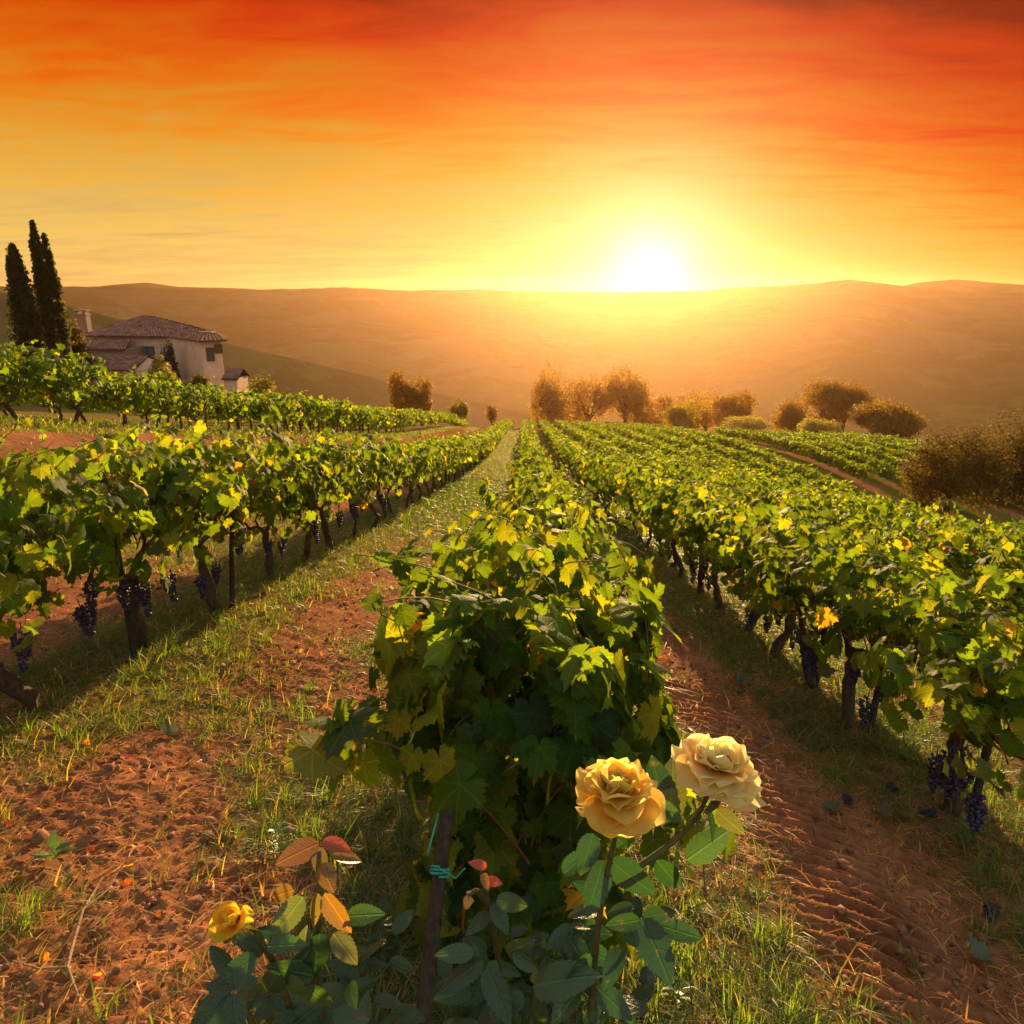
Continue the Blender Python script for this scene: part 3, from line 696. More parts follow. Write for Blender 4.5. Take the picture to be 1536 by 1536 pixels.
spec = [  # pixel of leaf base, tip pixel, depth, size, colour
    (905, 1290, 870, 1370, 1.10, DG), (915, 1290, 985, 1350, 1.09, DG), (985, 1290, 1030, 1350, 1.12, DG), (1015, 1270, 1060, 1330, 1.13, DG), (965, 1375, 1020, 1370, 1.08, DG), (962, 1378, 985, 1470, 1.07, DG),
    (960, 1380, 905, 1390, 1.08, DG), (905, 1345, 870, 1330, 1.10, DG), (985, 1205, 1020, 1225, 1.07, LGc), (1075, 1215, 1110, 1245, 1.07, YEL), (1060, 1215, 1095, 1265, 1.08, DG), (1005, 1230, 1005, 1150, 1.12, YEL),
    (1000, 1235, 985, 1140, 1.14, DG), (890, 1250, 870, 1310, 1.08, DG), (845, 1310, 880, 1270, 1.12, DG), (930, 1420, 900, 1480, 1.10, DG), (860, 1390, 820, 1430, 1.14, DG), (850, 1400, 880, 1470, 1.13, DG),
    (885, 1430, 850, 1500, 1.10, DG), (1030, 1290, 1100, 1240, 1.13, LGc), (995, 1390, 1050, 1400, 1.09, DG), (895, 1480, 940, 1530, 1.08, DG), (870, 1480, 830, 1540, 1.08, LGc), (920, 1250, 960, 1290, 1.06, DG)]
for bx_, by_, tx_, ty_, d, c in spec:
    p, q = at(bx_, by_, d), at(tx_, ty_, d-.01+rng.normal(0, .015)); ln = np.linalg.norm(q-p)
    L.append((p, q-p, np.array([0, -.75, .6])+rng.normal(0, .35, 3), max(ln, .05)*.95, np.array(c)*rng.uniform(.8, 1.3)))
def filler(L, px0, px1, py0, py1, d0, d1, n, sz=.055):
    for _ in range(n):
        p = at(rng.uniform(px0, px1), rng.uniform(py0, py1), rng.uniform(d0, d1)); a = rng.uniform(0, 6.283)
        L.append((p, np.array([math.cos(a), rng.normal(0, .4), math.sin(a)*.7-.2]), np.array([0, -.6, .75])+rng.normal(0, .4, 3), sz*rng.uniform(.7, 1.2), np.array(DG if rng.random() < .7 else LGc)*rng.uniform(.8, 1.3)))
filler(L, 850, 1000, 1330, 1540, 1.12, 1.25, 26)
obj("foliage", rose_leaves("foliage", [l[0]-baseR for l in L], [l[1] for l in L], [l[2] for l in L], [l[3] for l in L], [l[4] for l in L]), bush)
for (px, py, d) in ((982, 1206, 1.06), (1072, 1206, 1.06)):
    b = MB(); b.tube([at(px-14, py+14, d)-baseR, at(px, py, d)-baseR, at(px+9, py-6, d)-baseR], [.003, .007, .002], 7, (.06, .08, .03))
    obj("rose_bud", b.build("rose_bud", m_stem), bush)

# left bush: yellow half-open rose, bronze young leaves
baseL = at(470, 1640, 1.08); baseL[2] = float(G(baseL[0], baseL[1]))
cY = at(352, 1372, 1.0)
bushL = rose_bush("rose_bush", "low rose bush left of the stake with bronze young leaves and one yellow rose", baseL,
                  [[baseL, at(440, 1500, 1.06), at(398, 1420, 1.03), at(380, 1390, 1.01), cY], [baseL, at(475, 1450, 1.06), at(480, 1330, 1.07), at(484, 1268, 1.08)], [baseL, at(380, 1520, 1.02), at(330, 1490, 1.0)]], 2)
bl = obj("rose_bloom", bloom_mesh("rose_bloom", 15, .062, 16, (.97, .55, .02), (.98, .74, .07), .42), bushL); bl['label'] = "half-open golden yellow rose"
orient(bl, cY-np.array([.0, 0, .012]), (-.30, -.35, .75)); bl.matrix_parent_inverse = Matrix.Translation(Vector(baseL)).inverted()
b = MB(); b.tube([(0, 0, -.02), (0, 0, -.012), (0, 0, 0)], [.003, .008, .010], 8, (.05, .09, .03))
for k in range(5):
    a = k*1.2566; b.add(np.array([[-.005, .006, 0], [.005, .006, 0], [0, .034, -.014]])@np.array([[math.cos(a), math.sin(a), 0], [-math.sin(a), math.cos(a), 0], [0, 0, 1]]), [[0, 1, 2]], (.08, .12, .03))
obj("sepals", b.build("sepals", m_grass), bl)
ORG = (.15, .075, .016); RED = (.27, .042, .014); OL = (.075, .095, .022)
specB = [(483, 1262, 525, 1290, 1.06, RED, 1.0), (478, 1265, 425, 1300, 1.07, BRZ, 1.0), (498, 1285, 545, 1282, 1.09, ORG, 1.05), (483, 1295, 510, 1340, 1.06, ORG, 1.1), (478, 1270, 480, 1300, 1.07, (.07, .05, .03), .8),
         (440, 1335, 398, 1348, 1.06, ORG, 1.0), (487, 1340, 520, 1395, 1.05, ORG, 1.15), (478, 1340, 462, 1385, 1.05, (.16, .11, .015), .9), (455, 1345, 420, 1395, 1.05, OL, 1.1)]
specG = [(520, 1375, 568, 1372, 1.06, LGc, 1.2), (500, 1400, 530, 1440, 1.05, (.09, .09, .02), 1.2), (470, 1465, 395, 1452, 1.02, LGc, 1.0), (455, 1475, 405, 1510, .99, LGc, 1.15), (455, 1480, 490, 1530, 1.0, LGc, 1.1), (385, 1435, 335, 1470, 1.0, DG, 1.1),
         (400, 1420, 445, 1400, 1.02, LGc, .9), (395, 1430, 345, 1400, 1.03, DG, .9), (345, 1485, 300, 1530, .98, DG, 1.2), (350, 1490, 350, 1560, .97, DG, 1.1), (430, 1400, 395, 1395, 1.04, DG, .9), (480, 1400, 470, 1460, 1.04, DG, 1.1),
         (450, 1440, 450, 1400, 1.03, (.08, .10, .04), .8), (510, 1440, 560, 1420, 1.10, DG, .9), (540, 1450, 580, 1440, 1.12, DG, .8), (520, 1490, 570, 1480, 1.08, DG, 1.0), (560, 1500, 590, 1470, 1.1, DG, .8), (500, 1520, 550, 1530, 1.03, LGc, 1.),
         (470, 1420, 430, 1470, 1.03, DG, 1.0), (420, 1460, 380, 1520, 1.0, DG, 1.1), (590, 1400, 610, 1370, 1.15, DG, .8), (575, 1410, 555, 1385, 1.14, DG, .7), (585, 1440, 620, 1440, 1.15, DG, .8)]
for nm, spc in (("young_foliage", specB), ("foliage", specG)):
    L = []
    for bx_, by_, tx_, ty_, d, c, s in spc:
        p, q = at(bx_, by_, d), at(tx_, ty_, d-.01+rng.normal(0, .012)); ln = np.linalg.norm(q-p)
        L.append((p, q-p, np.array([0, -.7, .65])+rng.normal(0, .32, 3), max(ln*s, .045), np.array(c)*rng.uniform(.85, 1.2)))
    if nm[0] == 'f': filler(L, 330, 600, 1450, 1560, 1.02, 1.2, 34)
    fo = obj(nm, rose_leaves(nm, [l[0]-baseL for l in L], [l[1] for l in L], [l[2] for l in L], [l[3] for l in L], [l[4] for l in L]), bushL)
    if nm[0] == 'y': fo['label'] = "bronze and red young rose leaves"
# middle bush, spent flower
baseM = at(745, 1680, 1.2); baseM[2] = float(G(baseM[0], baseM[1]))
bushM = rose_bush("rose_bush", "leafy rose bush just right of the stake with a spent bud and red leaf tips", baseM,
                  [[baseM, at(752, 1430, 1.2), at(728, 1340, 1.18), at(722, 1300, 1.17)], [baseM, at(800, 1480, 1.18), at(830, 1440, 1.18)], [at(728, 1350, 1.18), at(715, 1335, 1.16), at(703, 1342, 1.15)]], 3)
L = []
specM = [(730, 1300, 712, 1292, 1.15, RED, .7), (728, 1320, 762, 1332, 1.15, RED, .8), (725, 1310, 735, 1335, 1.15, BRZ, .7), (745, 1350, 800, 1355, 1.14, LGc, 1.0), (740, 1355, 760, 1400, 1.15, DG, 1.0), (735, 1370, 705, 1410, 1.16, DG, 1.0), (710, 1430, 655, 1427, 1.12, LGc, 1.),
         (725, 1440, 690, 1500, 1.12, DG, 1.1), (740, 1440, 760, 1490, 1.12, LGc, 1.1), (760, 1430, 800, 1420, 1.13, LGc, .9), (770, 1430, 810, 1455, 1.12, LGc, 1.), (730, 1450, 745, 1520, 1.1, DG, 1.1), (785, 1490, 740, 1530, 1.1, DG, 1.0),
         (800, 1480, 895, 1500, 1.1, LGc, 1.1), (795, 1470, 822, 1460, 1.12, (.16, .12, .015), .8), (810, 1500, 800, 1560, 1.08, DG, 1.1), (700, 1450, 665, 1480, 1.14, DG, .9), (765, 1400, 790, 1390, 1.16, DG, .9), (850, 1480, 880, 1450, 1.15, DG, .9), (830, 1450, 870, 1430, 1.16, DG, .9), (690, 1470, 640, 1500, 1.2, DG, .9), (760, 1500, 700, 1560, 1.1, DG, 1)]
for bx_, by_, tx_, ty_, d, c, s in specM:
    p, q = at(bx_, by_, d), at(tx_, ty_, d-.01+rng.normal(0, .012)); ln = np.linalg.norm(q-p)
    L.append((p, q-p, np.array([0, -.6, .75])+rng.normal(0, .35, 3), max(ln*s, .03), np.array(c)*rng.uniform(.85, 1.2)))
filler(L, 660, 860, 1400, 1560, 1.14, 1.28, 40)
obj("foliage", rose_leaves("foliage", [l[0]-baseM for l in L], [l[1] for l in L], [l[2] for l in L], [l[3] for l in L], [l[4] for l in L]), bushM)
b = MB(); b.tube([at(703, 1338, 1.15)-baseM, at(703, 1350, 1.15)-baseM, at(699, 1362, 1.15)-baseM], [.004, .009, .004], 8, (.6, .45, .25)); b.tube([at(697, 1360, 1.15)-baseM, at(694, 1385, 1.15)-baseM, at(695, 1402, 1.15)-baseM], [.003, .002, .001], 5, (.4, .15, .08))
sp = obj("spent_bud", b.build("spent_bud", m_petal), bushM)

# ------------------------------------------------------------------ trees
def tree(name, label, px, py_top, py_bot, wpx, d, dens=2600, leaf=.34, col=(.05, .06, .02), kind='round', cat="tree", group=None, seed=0, lobes=9, base=None):
    rng = np.random.default_rng(900+seed); top = at(px, py_top, d); bot = at(px, py_bot, d)
    x, y = top[0], top[1]; gz = float(G0(x, y)); hgt = top[2]-gz; wd = wpx/FPX*d*.5; zb = (bot[2]-gz) if kind == 'cypress' else min(bot[2]-gz, (.03 if cat != 'tree' else .16)*hgt)
    o = obj(name, None, None, (x, y, gz), 0, label, cat, group)
    C = []
    if kind != 'cypress': dens = int(dens*2.7); leaf *= .56
    if kind == 'cypress':
        n = dens; f = rng.random(n)**.85; ns = 7; k = np.where(rng.random(n) < .5, 0, rng.integers(1, ns, n)); a = rng.uniform(0, 6.283, n)
        ox, oy = rng.normal(0, .24*wd, ns), rng.normal(0, .24*wd, ns); th_ = rng.uniform(.72, .97, ns); ox[0] = oy[0] = 0; th_[0] = 1; sw_ = rng.uniform(.4, .6, ns); sw_[0] = .72
        rr = wd*sw_[k]*np.minimum(1, (1-f)**.5*1.2)*(.6+.4*np.minimum(1, f*7))*(1+.2*np.sin(a*4+f*21+k))*rng.uniform(.35, 1.12, n)
        P = np.stack([rr*np.cos(a)+ox[k]*np.minimum(1, 2*f)*(1-.4*f), rr*np.sin(a)+oy[k]*np.minimum(1, 2*f), zb+f*th_[k]*(hgt-zb)], 1); N = np.stack([np.cos(a), np.sin(a), .3+0*a], 1)+rng.normal(0, .5, (n, 3)); tip = np.tile([0, 0, 1.], (n, 1))+rng.normal(0, .4, (n, 3))
    else:
        ctr = []; zmid = (hgt+zb)/2; hh = (hgt-zb)/2
        for k in range(lobes):
            a = rng.uniform(0, 6.283); q = rng.uniform(.25, .72); h = rng.uniform(-.55, .72)
            ctr.append((wd*q*math.cos(a), wd*q*math.sin(a), zmid+hh*h*(1-.45*q), rng.uniform(.30, .52)))
        ctr.append((0, 0, zmid+hh*.45, .5)); pr = []
        k = rng.integers(0, len(ctr), dens); ctr = np.array(ctr); v = nrm(rng.normal(0, 1, (dens, 3))); q = rng.uniform(.35, 1.12, dens)**.5*(1+.28*np.sin(v[:, 0]*7+k)*np.sin(v[:, 2]*6))
        sc_ = ctr[k, 3]*q; P = ctr[k, :3]+v*np.stack([sc_*wd, sc_*wd, sc_*hh*1.05], 1); N = v+[0, 0, .4]+rng.normal(0, .4, (dens, 3)); tip = rng.normal(0, 1, (dens, 3)); n = dens
    C = np.array(col)*rng.uniform(.78, 1.22, (n, 1))
    V, F, CC, LL = batch(TREEL, P, tip, N, leaf*rng.uniform(.6, 1.3, n), C)
    obj("crown", mesh("crown", V, F, m_treeleaf, {'col': CC}), o)
    b = MB(); zt = hgt*.8 if kind == 'cypress' else (hgt+zb)/2
    b.tube([(0, 0, -.5), (.02*hgt, 0, zt*.4), (0, .02*hgt, zt)], [hgt*.035, hgt*.026, hgt*.012], 8, bump=.08)
    if kind != 'cypress':
        for k in range(6):
            c_ = ctr[k % len(ctr), :3]; s0 = arr(.01*hgt, 0, zt*rng.uniform(.35, .8)); b.tube([s0, s0+(c_-s0)*.5+arr(0, 0, .04*hgt), c_], [hgt*.016, hgt*.01, hgt*.004], 6)
    obj("trunk", b.build("trunk", m_bark), o); return o
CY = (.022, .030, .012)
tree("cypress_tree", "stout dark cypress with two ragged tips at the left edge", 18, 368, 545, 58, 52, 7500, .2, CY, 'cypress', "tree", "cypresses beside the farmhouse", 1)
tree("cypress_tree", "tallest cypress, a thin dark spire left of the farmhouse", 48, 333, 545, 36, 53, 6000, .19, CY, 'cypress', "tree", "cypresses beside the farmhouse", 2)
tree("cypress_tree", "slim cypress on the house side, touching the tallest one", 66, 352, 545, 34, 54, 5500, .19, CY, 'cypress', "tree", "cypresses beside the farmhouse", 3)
FG = (.10, .074, .02)  # leaf colour with the warm haze glow around the sun mixed in
tree("broadleaf_tree", "small round tree between the cypresses and the farmhouse chimney", 97, 474, 560, 50, 60, 2200, .3, (.045, .042, .018), seed=4)
tree("round_bush", "left one of two round hazy bushes past the terrace rows", 600, 559, 618, 50, 92, 2600, .3, FG, cat="bush", group="round bushes past the terrace", seed=5)
tree("round_bush", "right one of two round hazy bushes past the terrace rows", 630, 565, 618, 48, 94, 2600, .3, FG, cat="bush", group="round bushes past the terrace", seed=6)
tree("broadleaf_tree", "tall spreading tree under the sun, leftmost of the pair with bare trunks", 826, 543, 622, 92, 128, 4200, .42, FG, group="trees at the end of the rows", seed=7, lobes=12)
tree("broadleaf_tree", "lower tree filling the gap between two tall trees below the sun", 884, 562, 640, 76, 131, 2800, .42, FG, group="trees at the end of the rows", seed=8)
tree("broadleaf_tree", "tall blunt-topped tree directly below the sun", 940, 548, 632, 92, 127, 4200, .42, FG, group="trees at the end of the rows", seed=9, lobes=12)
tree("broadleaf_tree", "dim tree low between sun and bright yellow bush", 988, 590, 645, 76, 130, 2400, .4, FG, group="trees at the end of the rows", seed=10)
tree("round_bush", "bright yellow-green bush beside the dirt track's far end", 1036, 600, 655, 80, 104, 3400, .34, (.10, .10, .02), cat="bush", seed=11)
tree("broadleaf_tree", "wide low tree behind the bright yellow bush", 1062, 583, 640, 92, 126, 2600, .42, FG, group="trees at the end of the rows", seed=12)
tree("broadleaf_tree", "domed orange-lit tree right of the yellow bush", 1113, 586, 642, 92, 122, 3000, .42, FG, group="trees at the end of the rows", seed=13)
tree("broadleaf_tree", "small rounded tree left of the broad-crowned one", 1190, 597, 655, 84, 108, 2800, .36, (.09, .066, .02), group="trees beyond the right block", seed=14)
tree("broadleaf_tree", "broad flat-crowned tree, widest and tallest of the trees beyond the right block", 1272, 568, 650, 126, 106, 6000, .36, (.085, .062, .018), group="trees beyond the right block", seed=15, lobes=14)
tree("broadleaf_tree", "rounded tree at the corner of the right vine block", 1334, 602, 672, 118, 90, 5200, .32, (.085, .068, .018), group="trees beyond the right block", seed=16, lobes=12)
tree("grey_shrub", "pale grey-green shrub in front of the broadest right-hand tree", 1232, 628, 662, 62, 92, 1800, .26, (.11, .12, .08), cat="bush", group="grey shrubs edging the right block", seed=17)
tree("grey_shrub", "pale grey-green shrub behind the near end of the track", 1120, 625, 655, 90, 104, 1800, .28, (.11, .12, .08), cat="bush", group="grey shrubs edging the right block", seed=18)
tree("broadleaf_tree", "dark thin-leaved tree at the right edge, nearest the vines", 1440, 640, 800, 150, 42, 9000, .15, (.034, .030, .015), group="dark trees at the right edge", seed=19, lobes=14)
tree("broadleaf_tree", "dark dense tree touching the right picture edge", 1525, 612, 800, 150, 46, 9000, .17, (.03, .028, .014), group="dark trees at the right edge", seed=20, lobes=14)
tree("conical_bush", "tiny pointed bush at the end of the left row", 737, 607, 630, 22, 112, 700, .3, FG, cat="bush", seed=21)
tree("round_bush", "low wide bush right of the two round bushes", 688, 598, 624, 44, 100, 1200, .3, (.07, .075, .02), cat="bush", seed=22)
tree("olive_tree", "feathery grey olive tree in front of the farmhouse wall", 238, 533, 600, 46, 56, 1800, .2, (.11, .12, .07), seed=23)
tree("round_bush", "dark rounded bush below the farmhouse end wall", 296, 560, 600, 30, 57, 1500, .2, (.04, .05, .02), cat="bush", seed=24)
tree("climbing_plant", "dark climbing plant against the farmhouse front wall", 249, 507, 560, 26, 65.5, 1500, .22, (.03, .035, .014), cat="climber", seed=25)
tree("round_bush", "bushy shrub right of the farmhouse outbuilding", 388, 560, 600, 60, 60, 1500, .22, (.06, .07, .025), cat="bush", seed=26)

# ------------------------------------------------------------------ farmhouse
m_plaster = rough_material("old_plaster", (.66, .39, .25), (.84, .55, .37), 1.3, .95, .3, .02)
m_stone = rough_material("rubble_stone", (.20, .13, .09), (.42, .30, .20), 5, .95, .6, .03)
m_tile, t = surf_mat("clay_tiles"); p = t.n('ShaderNodeTexCoord').outputs['UV']
pp = t.n('ShaderNodeTexCoord').outputs['Object']; n = t.noise(pp, 2.2, 6, .7); n2 = t.noise(pp, 14, 3)
c = t.ramp(t.math('ADD', t.math('MULTIPLY', n, .5), t.math('MULTIPLY', n2, .5)), [(.3, (.12, .05, .032)), (.5, (.30, .13, .085)), (.72, (.55, .36, .26))]); c = t.mix(1., c, attr_col(t), 'MULTIPLY')
finish(t, t.n('ShaderNodeBsdfPrincipled', {'Base Color': c, 'Roughness': .9, 'Specular IOR Level': .15}).outputs[0])
m_glass, t = surf_mat("window_glass"); finish(t, t.n('ShaderNodeBsdfPrincipled', {'Base Color': (.10, .13, .16, 1), 'Roughness': .12, 'Specular IOR Level': .7}).outputs[0])
m_shut = rough_material("shutter_paint", (.09, .06, .045), (.14, .09, .06), 8, .7)
def wall_prism(mb, poly, z0, z1):
    n = len(poly); V = [(*p, z0) for p in poly]+[(*p, z1) for p in poly]
    for k in range(n): j = (k+1) % n; mb.add([V[k], V[j], V[n+j], V[n+k]], [[0, 1, 2, 3]])
    mb.add(V[n:], [list(range(n))])
def roof_face(mb, a, b_, c_, d_, nrow=26):
    """tiled face: a-b along the eave, d-c along the top; half-round tile rows modelled as ribs"""
    a, b_, c_, d_ = [np.array(q, float) for q in (a, b_, c_, d_)]; nu = nrow*4; u = np.linspace(0, 1, nu+1)[:, None]
    lo = a+(b_-a)*u; hi = d_+(c_-d_)*u; nn = nrm(np.cross(b_-a, d_-a)); nn = nn if nn[2] > 0 else -nn
    prof = np.array([0, .05, .07, .05])[np.arange(nu+1) % 4][:, None]
    rows = 16; V = []
    for r in range(rows+1):
        f = r/rows; V.append(lo+(hi-lo)*f+nn*(prof+.0)); 
    V = np.array(V); m = nu+1; tc_ = R.uniform(.55, 1.35, (rows+1, nrow+1))[:, np.minimum(np.arange(m)//4, nrow)]; tc_ = np.where(np.arange(m)[None] % 4 == 0, tc_*.35, tc_); i = (np.arange(rows)[:, None]*m+np.arange(nu)[None]).ravel()  # random tile tones; grooves between ribs darkened in colour to read as shaded
    mb.add(V.reshape(-1, 3), np.stack([i, i+1, i+m+1, i+m], 1), np.repeat(tc_.ravel()[:, None], 3, 1))
    mb.add([a-nn*.12, b_-nn*.12, c_-nn*.06, d_-nn*.06], [[0, 1, 2, 3]]); mb.add([a-nn*.12, b_-nn*.12, b_+nn*.02, a+nn*.02], [[0, 1, 2, 3]])
hg = float(G0(-33, 66))
house = obj("farmhouse", None, None, (-33, 66, hg), 0, "old stone farmhouse with clay tiled hip roof and tall brick chimney", "house")
O = np.array([-33, 66, hg])
def hp(px, py, d): return at(px, py, d)-O
def part(name, mb, mat, parent=house, smooth=False): return obj(name, mb.build(name, mat, smooth), parent)
eL, eM, eN, eE = hp(124, 503, 71), hp(247, 505, 69), hp(299, 516, 62.5), hp(336, 512, 64)
ze = (eL[2]+eM[2])/2
for e in (eL, eM, eN, eE): e[2] = ze
zf = -1.5
b = MB(); back = [(eE[0]-2.6, eE[1]+6), (eL[0], eL[1]+8)]
wall_prism(b, [tuple(eL[:2]+[.35, .3]), tuple(eM[:2]+[-.1, .3]), tuple(eN[:2]+[-.1, .45]), tuple(eE[:2]+[-.35, .2]), back[0], back[1]], zf, ze)
wl = part("wall", b, m_plaster)
apx = hp(213, 474, 74); apx2 = hp(228, 476, 74)+arr(0, 0, -.0); apx2[2] = apx[2]
b = MB()
bl_, br_ = arr(eL[0]-.3, eL[1]+8.3, ze), arr(back[0][0]+.5, back[0][1]+.5, ze)
roof_face(b, eL+arr(-.3, -.3, 0), eM+arr(.2, -.3, 0), apx2, apx, 24)
rE = hp(322, 505, 67); rE[2] = ze+.55
roof_face(b, eM+arr(.2, -.3, 0), eN+arr(.1, -.3, 0), rE+arr(-.8, 0, .1), apx2, 18)
roof_face(b, eN+arr(.1, -.3, 0), eE+arr(.3, -.1, 0), rE, rE+arr(-.8, 0, .1), 6)
roof_face(b, eE+arr(.3, -.1, 0), br_, apx2, rE, 10)
roof_face(b, br_, bl_, apx, apx2, 20); roof_face(b, bl_, eL+arr(-.3, -.3, 0), apx, apx-arr(.01, 0, 0), 12)
rf = part("roof", b, m_tile, smooth=True)
m_brick, t = surf_mat("chimney_brick"); bt = t.n('ShaderNodeTexBrick', {'Vector': t.n('ShaderNodeTexCoord').outputs['Object'], 'Color1': (.30, .13, .07, 1), 'Color2': (.38, .18, .10, 1), 'Mortar': (.35, .28, .2, 1), 'Scale': 6.})
finish(t, t.n('ShaderNodeBsdfPrincipled', {'Base Color': bt.outputs[0], 'Roughness': .9}).outputs[0])
ch = hp(127, 492, 73.5); b = MB(); ct = hp(127, 464, 73.5)[2]
b.box((ch[0]-.5, ch[1]-.4, ze-.6), (ch[0]+.5, ch[1]+.4, ct-.55)); b.box((ch[0]-.58, ch[1]-.48, ct-.55), (ch[0]+.58, ch[1]+.48, ct-.42))
for sx in (-.46, .24): b.box((ch[0]+sx, ch[1]-.36, ct-.42), (ch[0]+sx+.22, ch[1]+.36, ct-.12))
b.box((ch[0]-.6, ch[1]-.5, ct-.12), (ch[0]+.6, ch[1]+.5, ct))
part("chimney", b, m_brick, rf)
c_ = hp(206, 492, 71.5); b = MB(); b.box((c_[0]-.3, c_[1]-.3, c_[2]-.5), (c_[0]+.3, c_[1]+.3, c_[2]+.25)); b.box((c_[0]-.38, c_[1]-.38, c_[2]+.25), (c_[0]+.38, c_[1]+.38, c_[2]+.36)); b.box((c_[0]-.18, c_[1]-.18, c_[2]+.36), (c_[0]+.18, c_[1]+.18, c_[2]+.7)); part("chimney", b, m_brick, rf)
c_ = hp(316, 502, 66); b = MB(); b.box((c_[0]-.9, c_[1]-.3, ze-.2), (c_[0]+.15, c_[1]+.5, c_[2]+.15)); b.box((c_[0]-1.0, c_[1]-.4, c_[2]+.15), (c_[0]+.25, c_[1]+.6, c_[2]+.28)); part("chimney", b, m_brick, rf)
# lean-to and annexe
b = MB(); l0, l1 = hp(130, 524, 66.5), hp(188, 527, 66.5); l1[2] = l0[2]; h0, h1 = hp(140, 508, 70.8), hp(196, 508, 69.6); h1[2] = h0[2]
wall_prism(b, [(l0[0]+.2, l0[1]+.3), (l1[0]-.2, l1[1]+.3), (l1[0]-.1, l1[1]+4), (l0[0]+.2, l0[1]+4)], zf, l0[2]-.05); lw = part("lean_to", b, m_stone)
b = MB(); roof_face(b, l0, l1, h1, h0, 14); part("lean_to_roof", b, m_tile, lw, True)
b = MB(); a0, a1 = hp(131, 553, 61), hp(199, 561, 59.5); a1[2] = a0[2]; r0, r1 = hp(137, 532, 64), hp(222, 534, 62.5); r1[2] = r0[2]
wall_prism(b, [(a0[0]+.2, a0[1]+.3), (a1[0]-.2, a1[1]+.3), (r1[0]+.9, r1[1]+2.2), (r0[0], r0[1]+3)], zf, a0[2]-.06)
b.add([(a1[0]-.2, a1[1]+.3, a0[2]-.06), (r1[0]+.9, r1[1]+2.2, a0[2]-.06), (r1[0]-.1, r1[1], r0[2]-.08)], [[0, 1, 2]])
aw = part("annexe", b, m_plaster); b = MB(); roof_face(b, a0, a1, r1, r0, 22); bk0, bk1 = r0+arr(.2, 3, a0[2]-r0[2]), r1+arr(1.0, 2.4, a0[2]-r0[2]); roof_face(b, bk1, bk0, r0, r1, 22); part("annexe_roof", b, m_tile, aw, True)
# windows and door
def window(px0, px1, py0, py1, P0, P1, name="window", mat=None):
    """set on the wall that runs from P0 to P1"""
    P0, P1 = P0[:2], P1[:2]; dv = (P1-P0); Ln = np.linalg.norm(dv); dv = dv/Ln; nn = np.array([dv[1], -dv[0]])
    if np.dot(nn, -(P0+O[:2])) < 0: nn = -nn
    def hit(px):
        a = (px-768)/FPX; best = min(np.linspace(0, Ln, 400), key=lambda s: abs((P0+dv*s+O[:2])[0]-a*((P0+dv*s+O[:2])[1]*math.cos(PITCH)+4.5*math.sin(PITCH)))); return best
    s0, s1 = hit(px0), hit(px1); mid = P0+dv*(s0+s1)/2+O[:2]; dd = mid[1]*math.cos(PITCH)+5*math.sin(PITCH)
    z1, z0 = at(px0, py0, dd)[2]-O[2], at(px0, py1, dd)[2]-O[2]; wd = max(s1-s0, .5)
    rz = math.atan2(dv[1], dv[0]); org = np.array([*(P0+dv*(s0+s1)/2), 0]); sg = 1 if np.dot(np.array([math.sin(rz), -math.cos(rz)]), nn) > 0 else -1
    y_ = lambda a, b2: (min(-sg*a, -sg*b2), max(-sg*a, -sg*b2))
    fr = MB(); ya, yb = y_(.02, .10)
    for lo, hi in (((-wd/2-.1, z0-.1), (-wd/2, z1+.1)), ((wd/2, z0-.1), (wd/2+.1, z1+.1)), ((-wd/2, z1), (wd/2, z1+.1)), ((-wd/2, z0-.12), (wd/2, z0))): fr.box((lo[0], ya, lo[1]), (hi[0], yb, hi[1]), rz=rz, org=org)
    if mat is None: fr.box((-.03, ya, z0), (.03, yb, z1), rz=rz, org=org)
    fo = part(name, fr, m_shut); g = MB(); ya, yb = y_(-.05, .05); g.box((-wd/2, ya, z0), (wd/2, yb, z1), rz=rz, org=org); part("pane" if mat is None else "door_leaf" if name == "door" else "shutter", g, m_glass if mat is None else mat, fo)
q0, q1 = eN[:2]+[-.1, .45], eE[:2]+[-.35, .2]
window(311, 317, 523, 540, q0, q1, mat=m_shut); window(325, 329, 518, 528, q0, q1, mat=m_shut)
window(213, 229, 521, 533, eL[:2]+[.35, .3], eM[:2]+[-.1, .3])
window(196, 203, 522, 534, eL[:2]+[.35, .3], eM[:2]+[-.1, .3], "door", m_shut)
# low outbuilding right of the house
s0 = at(348, 568, 60); sg_ = float(G0(s0[0], s0[1])); sh_ = obj("outbuilding", None, None, (s0[0], s0[1], sg_), 0, "small low outbuilding with tiled roof right of the farmhouse", "outbuilding")
b = MB(); zt = s0[2]-sg_; b.box((-.6, -.2, -1), (.45, 2.4, zt)); obj("wall", b.build("wall", m_plaster, False), sh_)
b = MB(); roof_face(b, arr(-.75, -.4, zt+.02), arr(.6, -.4, zt+.02), arr(.6, 1.2, zt+.7), arr(-.75, 1.2, zt+.7), 8); roof_face(b, arr(.6, 2.6, zt+.02), arr(-.75, 2.6, zt+.02), arr(-.75, 1.2, zt+.7), arr(.6, 1.2, zt+.7), 8); obj("roof", b.build("roof", m_tile, True), sh_)

